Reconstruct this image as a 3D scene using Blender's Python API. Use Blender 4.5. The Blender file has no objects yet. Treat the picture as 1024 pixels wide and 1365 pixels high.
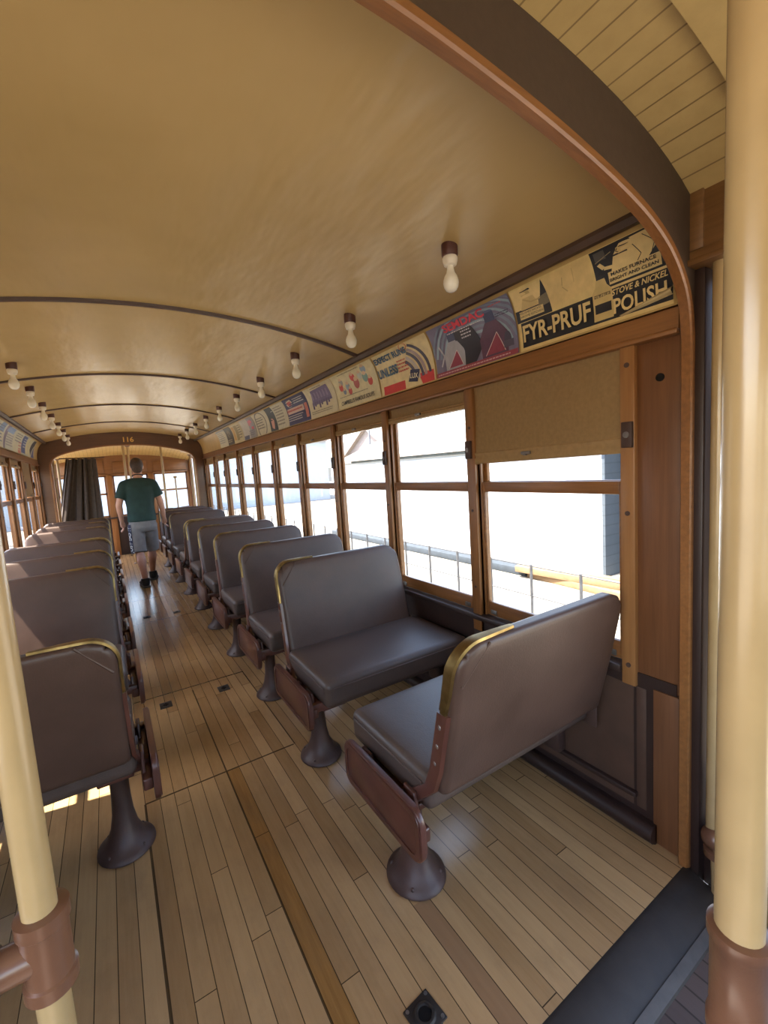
import bpy, bmesh, math, random
from mathutils import Vector, Matrix
random.seed(7)
S = bpy.context.scene
COL = S.collection
PI = math.pi
CX = 0.35                      # centre line of the car
MIRX = lambda x: 2*CX - x

# ------------------------------------------------------------------ materials
MATS = {}
def lin(c):
    return tuple(((v/255)/12.92 if v/255 <= 0.04045 else ((v/255+0.055)/1.055)**2.4) for v in c)

def new_mat(name):
    m = bpy.data.materials.new(name); m.use_nodes = True
    nt = m.node_tree
    b = nt.nodes['Principled BSDF']
    return m, nt, b

def coords(nt, scale=(1, 1, 1), rot=(0, 0, 0)):
    tc = nt.nodes.new('ShaderNodeTexCoord')
    mp = nt.nodes.new('ShaderNodeMapping')
    mp.inputs['Scale'].default_value = scale
    mp.inputs['Rotation'].default_value = rot
    nt.links.new(tc.outputs['Object'], mp.inputs['Vector'])
    return mp.outputs['Vector']

def noise(nt, vec, scale, detail=4, rough=0.55):
    n = nt.nodes.new('ShaderNodeTexNoise')
    n.inputs['Scale'].default_value = scale
    n.inputs['Detail'].default_value = detail
    n.inputs['Roughness'].default_value = rough
    nt.links.new(vec, n.inputs['Vector'])
    return n.outputs['Fac']

def ramp(nt, fac, stops):
    r = nt.nodes.new('ShaderNodeValToRGB')
    e = r.color_ramp.elements
    while len(e) < len(stops): e.new(0.5)
    for el, (p, c) in zip(e, stops):
        el.position = p; el.color = (*c, 1) if len(c) == 3 else c
    nt.links.new(fac, r.inputs['Fac'])
    return r.outputs['Color']

def mixc(nt, fac, a, b, mode='MIX'):
    m = nt.nodes.new('ShaderNodeMix'); m.data_type = 'RGBA'; m.blend_type = mode
    for sock, v in ((m.inputs[0], fac), (m.inputs[6], a), (m.inputs[7], b)):
        if isinstance(v, bpy.types.NodeSocket): nt.links.new(v, sock)
        elif isinstance(v, (int, float)): sock.default_value = v
        else: sock.default_value = (*v, 1) if len(v) == 3 else v
    return m.outputs[2]

def math_n(nt, op, a, b=None, c=None):
    m = nt.nodes.new('ShaderNodeMath'); m.operation = op
    for i, v in enumerate((a, b, c)):
        if v is None: continue
        if isinstance(v, bpy.types.NodeSocket): nt.links.new(v, m.inputs[i])
        else: m.inputs[i].default_value = v
    return m.outputs[0]

def bump(nt, b, height, strength=0.2, dist=0.01):
    bn = nt.nodes.new('ShaderNodeBump')
    bn.inputs['Strength'].default_value = strength
    bn.inputs['Distance'].default_value = dist
    nt.links.new(height, bn.inputs['Height'])
    nt.links.new(bn.outputs['Normal'], b.inputs['Normal'])

def paint(name, c, rough=0.5, var=0.12, scale=6, metal=0.0, bstr=0.0, bscale=60, spec=0.5, coat=0.0):
    """a painted / plain surface with slight blotchy variation"""
    if name in MATS: return MATS[name]
    m, nt, b = new_mat(name)
    v = coords(nt)
    f = noise(nt, v, scale, 5)
    lo = tuple(x*(1-var) for x in c); hi = tuple(min(1, x*(1+var)) for x in c)
    nt.links.new(ramp(nt, f, [(0.3, lo), (0.7, hi)]), b.inputs['Base Color'])
    b.inputs['Roughness'].default_value = rough
    b.inputs['Metallic'].default_value = metal
    b.inputs['Specular IOR Level'].default_value = spec
    b.inputs['Coat Weight'].default_value = coat
    b.inputs['Coat Roughness'].default_value = 0.15
    if bstr: bump(nt, b, noise(nt, v, bscale, 4), bstr, 0.004)
    MATS[name] = m
    return m

def wood(name, c1, c2, axis='z', rough=0.38, scale=1.0, coat=0.2):
    if name in MATS: return MATS[name]
    m, nt, b = new_mat(name)
    st = {'x': (1.2, 26, 26), 'y': (26, 1.2, 26), 'z': (26, 26, 1.2)}[axis]
    v = coords(nt, tuple(s*scale for s in st))
    f = noise(nt, v, 2.2, 6, 0.65)
    v2 = coords(nt)
    f2 = noise(nt, v2, 3.0, 3)
    col = ramp(nt, f, [(0.25, c1), (0.75, c2)])
    col2 = mixc(nt, math_n(nt, 'MULTIPLY', f2, 0.55), col, tuple(x*0.55 for x in c1))
    nt.links.new(col2, b.inputs['Base Color'])
    b.inputs['Roughness'].default_value = rough
    b.inputs['Coat Weight'].default_value = coat
    b.inputs['Coat Roughness'].default_value = 0.25
    bump(nt, b, f, 0.08, 0.003)
    MATS[name] = m
    return m

# woods
W1, W2 = (0.19, 0.075, 0.021), (0.36, 0.152, 0.046)
WOODX = wood('varnished_wood_x', W1, W2, 'x')
WOODY = wood('varnished_wood_y', W1, W2, 'y')
WOODZ = wood('varnished_wood_z', W1, W2, 'z')
PANELZ = wood('panel_wood', (0.135, 0.052, 0.02), (0.24, 0.10, 0.040), 'z', 0.42)
STRIPZ = wood('pale_strip_wood', (0.27, 0.115, 0.035), (0.42, 0.20, 0.07), 'z', 0.42)
HEADY = wood('header_wood', (0.15, 0.07, 0.022), (0.27, 0.13, 0.043), 'y', 0.45)
HEADX = wood('header_wood_x', (0.17, 0.07, 0.022), (0.30, 0.13, 0.040), 'x', 0.45)
ARCHF = paint('arch_brown', (0.060, 0.037, 0.024), 0.55, 0.10, 40, bstr=0.1)
DARKP = paint('dark_maroon_paint', (0.028, 0.0145, 0.0115), 0.45, 0.18, 5, bstr=0.06)
MAROON = paint('seat_frame_maroon', (0.090, 0.032, 0.022), 0.36, 0.22, 9, bstr=0.08, coat=0.25)
IRON = paint('pedestal_iron', (0.062, 0.034, 0.027), 0.48, 0.28, 7, bstr=0.25, bscale=45)
CREAMP = paint('cream_pole_paint', (0.38, 0.265, 0.128), 0.27, 0.09, 9, bstr=0.05, bscale=16, coat=0.3)
BROWNP = paint('brown_fitting_paint', (0.135, 0.062, 0.035), 0.30, 0.2, 10, bstr=0.12, bscale=40, coat=0.3)
COVEP = paint('cove_cream', (0.52, 0.35, 0.13), 0.42, 0.1, 4)
DARKTRIM = paint('dark_trim', (0.075, 0.040, 0.026), 0.5, 0.15, 10)
BOARDC = paint('cream_boards', (0.54, 0.385, 0.155), 0.42, 0.08, 14, bstr=0.12, bscale=90)
GREYMETAL = paint('threshold_metal', (0.022, 0.017, 0.014), 0.6, 0.3, 12, metal=0.0, bstr=0.15)
SHADEF = paint('shade_cloth', (0.27, 0.165, 0.068), 0.75, 0.10, 60, bstr=0.15, bscale=300)
HEMF = paint('shade_hem', (0.31, 0.19, 0.082), 0.7, 0.10, 50, bstr=0.1, bscale=300)
LEATHER = paint('leather_tab', (0.055, 0.027, 0.02), 0.5, 0.2, 20)
BLACK = paint('black_paint', (0.008, 0.007, 0.007), 0.7, 0.2, 20, spec=0.15)
PORC = paint('porcelain', (0.82, 0.76, 0.64), 0.3, 0.05, 20)
LAMPBASE = paint('lamp_base_brown', (0.075, 0.022, 0.014), 0.45, 0.15, 30)
STEEL = paint('worn_steel', (0.22, 0.20, 0.19), 0.4, 0.25, 14, metal=0.7)
CURT = paint('curtain_cloth', (0.055, 0.040, 0.032), 0.85, 0.2, 20, bstr=0.2, bscale=180)
SKIN = paint('skin', (0.50, 0.255, 0.175), 0.5, 0.08, 20)
SHIRT = paint('green_shirt', (0.012, 0.036, 0.032), 0.85, 0.18, 12, bstr=0.3, bscale=25)
SHORTS = paint('grey_shorts', (0.20, 0.185, 0.18), 0.9, 0.14, 14, bstr=0.3, bscale=22)
NAVY = paint('navy_panel', (0.018, 0.021, 0.055), 0.85, 0.1, 20)
WHITEP = paint('white_print', (0.62, 0.62, 0.62), 0.7, 0.03, 20)
HAIR = paint('brown_hair', (0.045, 0.024, 0.015), 0.65, 0.35, 60, bstr=0.5, bscale=120)
SHOE = paint('black_shoe', (0.015, 0.014, 0.014), 0.6, 0.2, 30)
SOLE = paint('shoe_sole', (0.10, 0.09, 0.08), 0.7, 0.2, 30)
BUNDLE = paint('lumber', (0.20, 0.125, 0.065), 0.8, 0.2, 8)

def vinyl(name, c, rough):
    m, nt, b = new_mat(name)
    v = coords(nt)
    f = noise(nt, v, 5, 6, 0.6)
    g = noise(nt, v, 170, 3, 0.6)
    col = ramp(nt, f, [(0.28, tuple(x*0.80 for x in c)), (0.72, tuple(x*1.18 for x in c))])
    nt.links.new(col, b.inputs['Base Color'])
    r = nt.nodes.new('ShaderNodeMapRange')
    r.inputs[3].default_value = rough-0.06; r.inputs[4].default_value = rough+0.08
    nt.links.new(f, r.inputs[0]); nt.links.new(r.outputs[0], b.inputs['Roughness'])
    b.inputs['Specular IOR Level'].default_value = 0.42
    h = math_n(nt, 'ADD', math_n(nt, 'MULTIPLY', g, 0.35), f)
    bump(nt, b, h, 0.22, 0.006)
    return m
VINYL = vinyl('brown_vinyl', (0.073, 0.041, 0.030), 0.40)
VINYLC = vinyl('grey_brown_cushion_vinyl', (0.078, 0.053, 0.043), 0.42)

def brass():
    m, nt, b = new_mat('worn_brass')
    v = coords(nt)
    f = noise(nt, v, 14, 5)
    nt.links.new(ramp(nt, f, [(0.3, (0.15, 0.095, 0.035)), (0.7, (0.38, 0.26, 0.10))]), b.inputs['Base Color'])
    b.inputs['Metallic'].default_value = 1
    nt.links.new(ramp(nt, f, [(0.3, (0.6,)*3), (0.7, (0.36,)*3)]), b.inputs['Roughness'])
    return m
BRASS = brass()

def glass_mat():
    m = bpy.data.materials.new('window_glass'); m.use_nodes = True
    nt = m.node_tree; nt.nodes.clear()
    o = nt.nodes.new('ShaderNodeOutputMaterial')
    t = nt.nodes.new('ShaderNodeBsdfTransparent'); t.inputs[0].default_value = (0.93, 0.95, 0.95, 1)
    g = nt.nodes.new('ShaderNodeBsdfGlossy'); g.inputs['Roughness'].default_value = 0.02
    lw = nt.nodes.new('ShaderNodeLayerWeight'); lw.inputs[0].default_value = 0.5
    fr = math_n(nt, 'ADD', 0.02, math_n(nt, 'MULTIPLY', math_n(nt, 'POWER', lw.outputs['Facing'], 5.0), 0.6))
    mx = nt.nodes.new('ShaderNodeMixShader')
    nt.links.new(fr, mx.inputs[0]); nt.links.new(t.outputs[0], mx.inputs[1]); nt.links.new(g.outputs[0], mx.inputs[2])
    nt.links.new(mx.outputs[0], o.inputs['Surface'])
    return m
GLASS = glass_mat()

def bulb_mat():
    m, nt, b = new_mat('frosted_bulb')
    v = coords(nt)
    f = noise(nt, v, 12, 2)
    nt.links.new(ramp(nt, f, [(0.3, (0.80, 0.75, 0.62)), (0.7, (0.90, 0.87, 0.76))]), b.inputs['Base Color'])
    b.inputs['Roughness'].default_value = 0.15
    b.inputs['Subsurface Weight'].default_value = 0.3
    b.inputs['Subsurface Radius'].default_value = (0.02, 0.02, 0.015)
    return m
BULB = bulb_mat()

def ceiling_mat():
    m, nt, b = new_mat('cream_gloss_ceiling')
    v = coords(nt)
    f = noise(nt, v, 1.6, 4)
    col = ramp(nt, f, [(0.3, (0.50, 0.350, 0.150)), (0.7, (0.57, 0.405, 0.182))])
    nt.links.new(col, b.inputs['Base Color'])
    b.inputs['Roughness'].default_value = 0.27
    vs = coords(nt, (3.5, 1.1, 1))
    h1 = noise(nt, vs, 1.7, 3, 0.5)
    h2 = noise(nt, coords(nt, (9, 60, 9)), 1.0, 2, 0.5)
    h = math_n(nt, 'ADD', math_n(nt, 'MULTIPLY', h1, 1.0), math_n(nt, 'MULTIPLY', h2, 0.004))
    bump(nt, b, h, 0.42, 0.02)
    return m
CEIL = ceiling_mat()

def floor_mat(name, x0, pitch, c_lo, c_hi, gap, rough, special=False, length=1.35):
    """narrow boards running along Y"""
    m, nt, b = new_mat(name)
    tc = nt.nodes.new('ShaderNodeTexCoord')
    sp = nt.nodes.new('ShaderNodeSeparateXYZ')
    nt.links.new(tc.outputs['Object'], sp.inputs[0])
    X, Y = sp.outputs[0], sp.outputs[1]
    u = math_n(nt, 'DIVIDE', math_n(nt, 'SUBTRACT', X, x0), pitch)
    cell = math_n(nt, 'FLOOR', u)
    fu = math_n(nt, 'FRACT', u)
    wn = nt.nodes.new('ShaderNodeTexWhiteNoise'); wn.noise_dimensions = '1D'
    nt.links.new(cell, wn.inputs['W'])
    yo = math_n(nt, 'ADD', math_n(nt, 'DIVIDE', Y, length), math_n(nt, 'MULTIPLY', wn.outputs['Value'], 7.3))
    yc = math_n(nt, 'FLOOR', yo); fy = math_n(nt, 'FRACT', yo)
    cmb = nt.nodes.new('ShaderNodeCombineXYZ')
    nt.links.new(cell, cmb.inputs[0]); nt.links.new(yc, cmb.inputs[1])
    w2 = nt.nodes.new('ShaderNodeTexWhiteNoise'); w2.noise_dimensions = '2D'
    nt.links.new(cmb.outputs[0], w2.inputs['Vector'])
    grain = noise(nt, coords(nt, (40, 2.2, 1)), 1.5, 6, 0.65)
    big = noise(nt, coords(nt, (2.0, 1.0, 1)), 1.6, 4, 0.6)
    tone = math_n(nt, 'ADD', math_n(nt, 'MULTIPLY', w2.outputs['Value'], 0.42),
                  math_n(nt, 'ADD', math_n(nt, 'MULTIPLY', grain, 0.36), math_n(nt, 'MULTIPLY', big, 0.42)))
    col = ramp(nt, tone, [(0.25, c_lo), (0.95, c_hi)])
    if special:
        # one replaced, redder board and a worn dirty one
        def band(a, bb, y1):
            k = math_n(nt, 'MULTIPLY', math_n(nt, 'GREATER_THAN', X, a), math_n(nt, 'LESS_THAN', X, bb))
            return math_n(nt, 'MULTIPLY', k, math_n(nt, 'LESS_THAN', Y, y1))
        col = mixc(nt, math_n(nt, 'MULTIPLY', band(0.349, 0.349+pitch, 2.18), 0.85), col,
                   ramp(nt, grain, [(0.3, (0.20, 0.092, 0.022)), (0.7, (0.31, 0.155, 0.042))]))
        col = mixc(nt, math_n(nt, 'MULTIPLY', band(0.706, 0.706+pitch, 1.10), 0.55), col, (0.21, 0.115, 0.065))
        # scuffed dirt
        d = noise(nt, coords(nt, (3, 1.6, 1)), 2.4, 6, 0.7)
        col = mixc(nt, math_n(nt, 'MULTIPLY', ramp(nt, d, [(0.48, (0, 0, 0)), (0.85, (1, 1, 1))]), 0.45), col, (0.17, 0.11, 0.065))
    # gaps between boards
    e = math_n(nt, 'MINIMUM', fu, math_n(nt, 'SUBTRACT', 1.0, fu))
    ga = math_n(nt, 'LESS_THAN', e, gap)
    gb = math_n(nt, 'LESS_THAN', math_n(nt, 'MINIMUM', fy, math_n(nt, 'SUBTRACT', 1.0, fy)), 0.0011)
    g = math_n(nt, 'MAXIMUM', ga, gb)
    if special:
        # hatch seams: two long open joints and the cross joints of the lift-out panels
        def seam_x(x, w, y0, y1):
            k = math_n(nt, 'LESS_THAN', math_n(nt, 'ABSOLUTE', math_n(nt, 'SUBTRACT', X, x)), w)
            k2 = math_n(nt, 'MULTIPLY', math_n(nt, 'LESS_THAN', Y, y1), math_n(nt, 'GREATER_THAN', Y, y0))
            return math_n(nt, 'MULTIPLY', k, k2)
        def seam_y(y, w, xa, xb):
            k = math_n(nt, 'LESS_THAN', math_n(nt, 'ABSOLUTE', math_n(nt, 'SUBTRACT', Y, y)), w)
            k2 = math_n(nt, 'MULTIPLY', math_n(nt, 'LESS_THAN', X, xb), math_n(nt, 'GREATER_THAN', X, xa))
            return math_n(nt, 'MULTIPLY', k, k2)
        seams = [seam_x(-0.008, 0.0045, 0.7, 2.18), seam_x(0.349, 0.0035, 0.7, 3.2), seam_x(0.706, 0.003, 2.18, 3.26),
                 seam_y(2.18, 0.005, -0.008, 0.70), seam_y(3.26, 0.006, -0.01, 0.71), seam_y(5.10, 0.007, -0.01, 0.71), seam_y(6.15, 0.008, -0.01, 0.71)]
        for s in seams: g = math_n(nt, 'MAXIMUM', g, s)
    col = mixc(nt, math_n(nt, 'MULTIPLY', g, 0.86), col, (0.018, 0.011, 0.006))
    nt.links.new(col, b.inputs['Base Color'])
    rr = nt.nodes.new('ShaderNodeMapRange')
    rr.inputs[3].default_value = rough-0.05; rr.inputs[4].default_value = rough+0.05
    nt.links.new(big, rr.inputs[0]); nt.links.new(rr.outputs[0], b.inputs['Roughness'])
    hh = math_n(nt, 'SUBTRACT', math_n(nt, 'MULTIPLY', grain, 0.10), g)
    bump(nt, b, hh, 0.25, 0.003)
    return m
FLOORM = floor_mat('maple_floor', -0.008, 0.0595, (0.27, 0.155, 0.066), (0.50, 0.325, 0.158), 0.022, 0.21, True)
VFLOORM = floor_mat('dark_vestibule_floor', 0.0, 0.055, (0.050, 0.036, 0.033), (0.105, 0.074, 0.062), 0.05, 0.5)

def boards_ceiling_mat():
    m, nt, b = new_mat('cream_beadboard')
    tc = nt.nodes.new('ShaderNodeTexCoord'); sp = nt.nodes.new('ShaderNodeSeparateXYZ')
    nt.links.new(tc.outputs['Object'], sp.inputs[0])
    fu = math_n(nt, 'FRACT', math_n(nt, 'DIVIDE', sp.outputs[0], 0.062))
    e = math_n(nt, 'MINIMUM', fu, math_n(nt, 'SUBTRACT', 1.0, fu))
    g = math_n(nt, 'LESS_THAN', e, 0.035)
    f = noise(nt, coords(nt), 9, 5)
    col = ramp(nt, f, [(0.3, (0.45, 0.315, 0.125)), (0.7, (0.55, 0.395, 0.165))])
    nt.links.new(mixc(nt, math_n(nt, 'MULTIPLY', g, 0.7), col, (0.13, 0.075, 0.025)), b.inputs['Base Color'])
    b.inputs['Roughness'].default_value = 0.4
    bump(nt, b, math_n(nt, 'SUBTRACT', math_n(nt, 'MULTIPLY', noise(nt, coords(nt), 120, 3), 0.25), g), 0.3, 0.003)
    return m
BEAD = boards_ceiling_mat()

def ground_mat():
    m, nt, b = new_mat('pale_gravel')
    v = coords(nt)
    f = noise(nt, v, 60, 4); f2 = noise(nt, v, 0.5, 4)
    col = ramp(nt, f, [(0.35, (0.15, 0.13, 0.105)), (0.65, (0.33, 0.30, 0.25))])
    nt.links.new(mixc(nt, math_n(nt, 'MULTIPLY', f2, 0.5), col, (0.27, 0.235, 0.185)), b.inputs['Base Color'])
    b.inputs['Roughness'].default_value = 0.9
    return m
GROUND = ground_mat()

def siding_mat(name, c, axis, period, dark=0.5, rough=0.7):
    m, nt, b = new_mat(name)
    tc = nt.nodes.new('ShaderNodeTexCoord'); sp = nt.nodes.new('ShaderNodeSeparateXYZ')
    nt.links.new(tc.outputs['Object'], sp.inputs[0])
    fu = math_n(nt, 'FRACT', math_n(nt, 'DIVIDE', sp.outputs['XYZ'.index(axis)], period))
    g = math_n(nt, 'LESS_THAN', fu, 0.12)
    f = noise(nt, coords(nt), 2.5, 6, 0.7)
    col = ramp(nt, f, [(0.3, tuple(x*0.86 for x in c)), (0.6, c)])
    nt.links.new(mixc(nt, math_n(nt, 'MULTIPLY', g, dark), col, tuple(x*0.35 for x in c)), b.inputs['Base Color'])
    b.inputs['Roughness'].default_value = rough
    return m
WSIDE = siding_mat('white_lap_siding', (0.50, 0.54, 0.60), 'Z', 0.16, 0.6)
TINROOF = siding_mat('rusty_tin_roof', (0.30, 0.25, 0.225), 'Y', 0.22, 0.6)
GSIDE = siding_mat('blue_grey_shade_boards', (0.055, 0.068, 0.085), 'Z', 0.2, 0.4)  # shed boards; also the shade tone of the warehouse end wall
BRICK = siding_mat('weathered_brick', (0.27, 0.22, 0.20), 'Z', 0.12, 0.4)
PALEB = siding_mat('pale_blue_wall', (0.60, 0.68, 0.78), 'Y', 0.6, 0.4)
DARKWIN = paint('dark_window', (0.03, 0.04, 0.06), 0.2)
LEAF = paint('leaf_green', (0.06, 0.10, 0.045), 0.7, 0.5, 12)
BARK = paint('bark', (0.10, 0.07, 0.05), 0.9)
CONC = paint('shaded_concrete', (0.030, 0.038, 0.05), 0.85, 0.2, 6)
FENCEM = paint('fence_steel', (0.10, 0.10, 0.11), 0.5, 0.2, 20, metal=0.4)

# ------------------------------------------------------------------ mesh building
class B:
    def __init__(self):
        self.bm = bmesh.new()
    def _append(self, src, mi):
        for f in src.faces: f.material_index = mi
        me = bpy.data.meshes.new('tmp'); src.to_mesh(me); src.free()
        self.bm.from_mesh(me); bpy.data.meshes.remove(me)
        return self
    def box(self, lo, hi, bev=0.0, seg=2, mi=0, mat=None):
        t = bmesh.new()
        bmesh.ops.create_cube(t, size=1)
        for v in t.verts:
            v.co = Vector([lo[i] + (v.co[i]+0.5)*(hi[i]-lo[i]) for i in range(3)])
        if bev > 0:
            bmesh.ops.bevel(t, geom=t.edges[:], offset=bev, segments=seg, affect='EDGES', profile=0.5)
        if mat is not None: t.transform(mat)
        return self._append(t, mi)
    def faces(self, verts, faces, mi=0):
        t = bmesh.new()
        vs = [t.verts.new(v) for v in verts]
        for f in faces:
            try: t.faces.new([vs[i] for i in f])
            except ValueError: pass
        return self._append(t, mi)
    def tube(self, pts, r, n=12, mi=0, cap=True, flat=1.0):
        pts = [Vector(p) for p in pts]
        rs = r if isinstance(r, (list, tuple)) else [r]*len(pts)
        verts, faces = [], []
        up = None
        for i, p in enumerate(pts):
            d = (pts[min(i+1, len(pts)-1)] - pts[max(i-1, 0)]).normalized()
            if up is None:
                up = Vector((0, 0, 1)) if abs(d.z) < 0.9 else Vector((0, 1, 0))
            a = d.cross(up).normalized(); up = a.cross(d).normalized()
            for k in range(n):
                t = 2*PI*k/n
                verts.append(p + a*math.cos(t)*rs[i] + up*math.sin(t)*rs[i]*flat)
        for i in range(len(pts)-1):
            for k in range(n):
                k2 = (k+1) % n
                faces.append((i*n+k, i*n+k2, (i+1)*n+k2, (i+1)*n+k))
        if cap:
            faces.append(tuple(range(n-1, -1, -1)))
            faces.append(tuple((len(pts)-1)*n+k for k in range(n)))
        return self.faces(verts, faces, mi)
    def lathe(self, prof, o=(0, 0, 0), n=24, mi=0, mat=None, sx=1.0, sy=1.0):
        verts, faces = [], []
        for (r, z) in prof:
            for k in range(n):
                t = 2*PI*k/n
                verts.append(Vector((r*math.cos(t)*sx, r*math.sin(t)*sy, z)))
        if mat is not None: verts = [mat @ v for v in verts]
        verts = [v + Vector(o) for v in verts]
        for i in range(len(prof)-1):
            for k in range(n):
                k2 = (k+1) % n
                faces.append((i*n+k, i*n+k2, (i+1)*n+k2, (i+1)*n+k))
        faces.append(tuple(range(n-1, -1, -1)))
        faces.append(tuple((len(prof)-1)*n+k for k in range(n)))
        return self.faces(verts, faces, mi)
    def prism(self, poly, axis, a, b, mi=0, bev=0.0, seg=2):
        """poly: 2-D outline in the two other axes (x<y<z order)"""
        t = bmesh.new()
        def P(p, w):
            return {'x': (w, p[0], p[1]), 'y': (p[0], w, p[1]), 'z': (p[0], p[1], w)}[axis]
        v0 = [t.verts.new(P(p, a)) for p in poly]; v1 = [t.verts.new(P(p, b)) for p in poly]
        n = len(poly)
        t.faces.new(v0[::-1]); t.faces.new(v1)
        for i in range(n): t.faces.new((v0[i], v0[(i+1) % n], v1[(i+1) % n], v1[i]))
        if bev > 0:
            e = [x for x in t.edges if abs((x.verts[0].co-x.verts[1].co)['xyz'.index(axis)]) < 1e-6]
            bmesh.ops.bevel(t, geom=e, offset=bev, segments=seg, affect='EDGES', profile=0.5)
        return self._append(t, mi)
    def sphere(self, c, r, n=12, mi=0, sc=(1, 1, 1)):
        t = bmesh.new()
        bmesh.ops.create_uvsphere(t, u_segments=n, v_segments=max(6, n*2//3), radius=1)
        for v in t.verts: v.co = Vector((c[0]+v.co.x*r*sc[0], c[1]+v.co.y*r*sc[1], c[2]+v.co.z*r*sc[2]))
        return self._append(t, mi)
    def strip(self, rows, mi=0, close=False):
        """rows: list of equal-length vertex rows -> quad grid"""
        n = len(rows[0]); verts = [v for r in rows for v in r]; faces = []
        for i in range(len(rows)-1):
            for k in range(n-1 if not close else n):
                k2 = (k+1) % n
                faces.append((i*n+k, i*n+k2, (i+1)*n+k2, (i+1)*n+k))
        return self.faces(verts, faces, mi)
    def pillow(self, c, h, r, crown=0.0, corner=0.0, which=None, mi=0, n=14):
        """rounded box about c with half sizes h; optional outline corner radius in the xz plane"""
        hs = Vector(h)
        def axis_pts(hh):
            k = [-hh]
            for i in range(1, 5): k.append(-hh + r*(1-math.cos(i/4*PI/2)))
            m = max(2, n)
            a0 = -hh + r
            for i in range(1, m): k.append(a0 + (2*hh-2*r)*i/m)
            return k + [-x for x in k[:5][::-1]]
        t = bmesh.new()
        ax = [axis_pts(hs[i]) for i in range(3)]
        cache = {}
        def vert(p):
            key = tuple(round(x, 6) for x in p)
            if key in cache: return cache[key]
            q = Vector(p)
            core = Vector([max(-(hs[i]-r), min(hs[i]-r, q[i])) for i in range(3)])
            d = q - core
            if d.length > 1e-9: q = core + d.normalized()*r
            if corner > 0:
                a, cz = hs[0]-corner, hs[2]-corner
                for sx in (which or (-1, 1)):
                    vx, vz = q.x*sx - a, q.z - cz
                    if vx > 0 and vz > 0:
                        L = math.hypot(vx, vz); s = max(vx, vz)/L
                        q.x = sx*(a + vx*s); q.z = cz + vz*s
            if crown and q.z > 0:
                q.z += crown*(1-(q.x/hs[0])**2)*(1-(q.y/hs[1])**2)
            v = t.verts.new(q + Vector(c)); cache[key] = v
            return v
        for i in range(3):
            j, k = (i+1) % 3, (i+2) % 3
            for s in (-1, 1):
                for a in range(len(ax[j])-1):
                    for b in range(len(ax[k])-1):
                        ps = []
                        for (da, db) in ((0, 0), (1, 0), (1, 1), (0, 1)):
                            p = [0, 0, 0]; p[i] = s*hs[i]; p[j] = ax[j][a+da]; p[k] = ax[k][b+db]
                            ps.append(vert(p))
                        if len(set(ps)) >= 3:
                            try: t.faces.new(ps)
                            except ValueError: pass
        return self._append(t, mi)
    def xf(self, f):
        for v in self.bm.verts: v.co = Vector(f(v.co))
        return self
    def mirror(self):
        return self.xf(lambda c: (MIRX(c.x), c.y, c.z))
    def done(self, name, mats, parent=None, smooth=40, loc=None):
        bmesh.ops.recalc_face_normals(self.bm, faces=self.bm.faces[:])
        me = bpy.data.meshes.new(name); self.bm.to_mesh(me); self.bm.free()
        for m in (mats if isinstance(mats, (list, tuple)) else [mats]): me.materials.append(m)
        if smooth:
            for p in me.polygons: p.use_smooth = True
            me.set_sharp_from_angle(angle=math.radians(smooth))
        o = bpy.data.objects.new(name, me); COL.objects.link(o)
        if parent: o.parent = parent
        if loc: o.location = loc
        return o

def empty(name, loc=(0, 0, 0), rz=0.0):
    o = bpy.data.objects.new(name, None); COL.objects.link(o)
    o.location = loc; o.rotation_euler = (0, 0, rz); o.empty_display_size = 0.1
    return o
def tag(o, label=None, cat=None, group=None, kind=None):
    if label: o['label'] = label
    if cat: o['category'] = cat
    if group: o['group'] = group
    if kind: o['kind'] = kind
    return o
def struct(o):
    o['kind'] = 'structure'; return o
def dup(root, loc, rz=0.0, label=None, group=None):
    r = root.copy(); COL.objects.link(r); r.location = loc; r.rotation_euler = (0, 0, rz)
    if label: r['label'] = label
    if group: r['group'] = group
    def rec(src, dst):
        for ch in src.children:
            c = ch.copy(); COL.objects.link(c); c.parent = dst
            rec(ch, c)
    rec(root, r)
    return r

# ------------------------------------------------------------------ camera
cam = bpy.data.cameras.new('camera'); co = bpy.data.objects.new('camera', cam); COL.objects.link(co)
R = ((0.8422209842067139, -0.5354517469509215, -0.06289070240568599),
     (-0.10738433931056746, -0.05229388831502144, -0.9928413533469126),
     (0.5283298377270652, 0.8429452983035747, -0.10154214236368719))
right, down, fwd = (Vector(r) for r in R)
mw = Matrix((( right.x, -down.x, -fwd.x, 0), (right.y, -down.y, -fwd.y, 0), (right.z, -down.z, -fwd.z, 1.45), (0, 0, 0, 1)))
co.matrix_world = mw
cam.sensor_fit = 'VERTICAL'; cam.sensor_height = 36.0
cam.lens = 582.2128*36.0/1365.0
cam.clip_start = 0.02; cam.clip_end = 500
S.camera = co

# ------------------------------------------------------------------ car shell dimensions
YN, YF = 0.65, 8.70           # near and far bulkheads
ZS, ZR = 0.655, 1.815         # sill and letterboard undersides
POSTS = [0.855, 1.648, 2.440, 3.222, 3.992, 4.757, 5.525, 6.305, 7.092, 7.872, 8.655]
def ceil_z(x): return 2.325 - 0.128*(x-CX)**2
def cove(v, off=0.0):
    """right-hand cove: v 0 at the letterboard, 1 at the ceiling moulding"""
    a = v*math.radians(78)
    x = 1.445 + 0.125*math.cos(a); z = 1.900 + 0.265*math.sin(a)/math.sin(math.radians(78))
    nx, nz = -math.cos(a), -math.sin(a)*0.45
    L = math.hypot(nx, nz)
    return x + off*nx/L, z + off*nz/L

# floor
b = B(); b.box((MIRX(1.66), 0.66, -0.06), (1.66, 10.5, 0.0))
struct(b.done('floor', FLOORM, smooth=0))
b = B(); b.box((MIRX(1.72), -1.6, -0.10), (1.72, 0.60, -0.04))
struct(b.done('floor_vestibule', VFLOORM, smooth=0))
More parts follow.
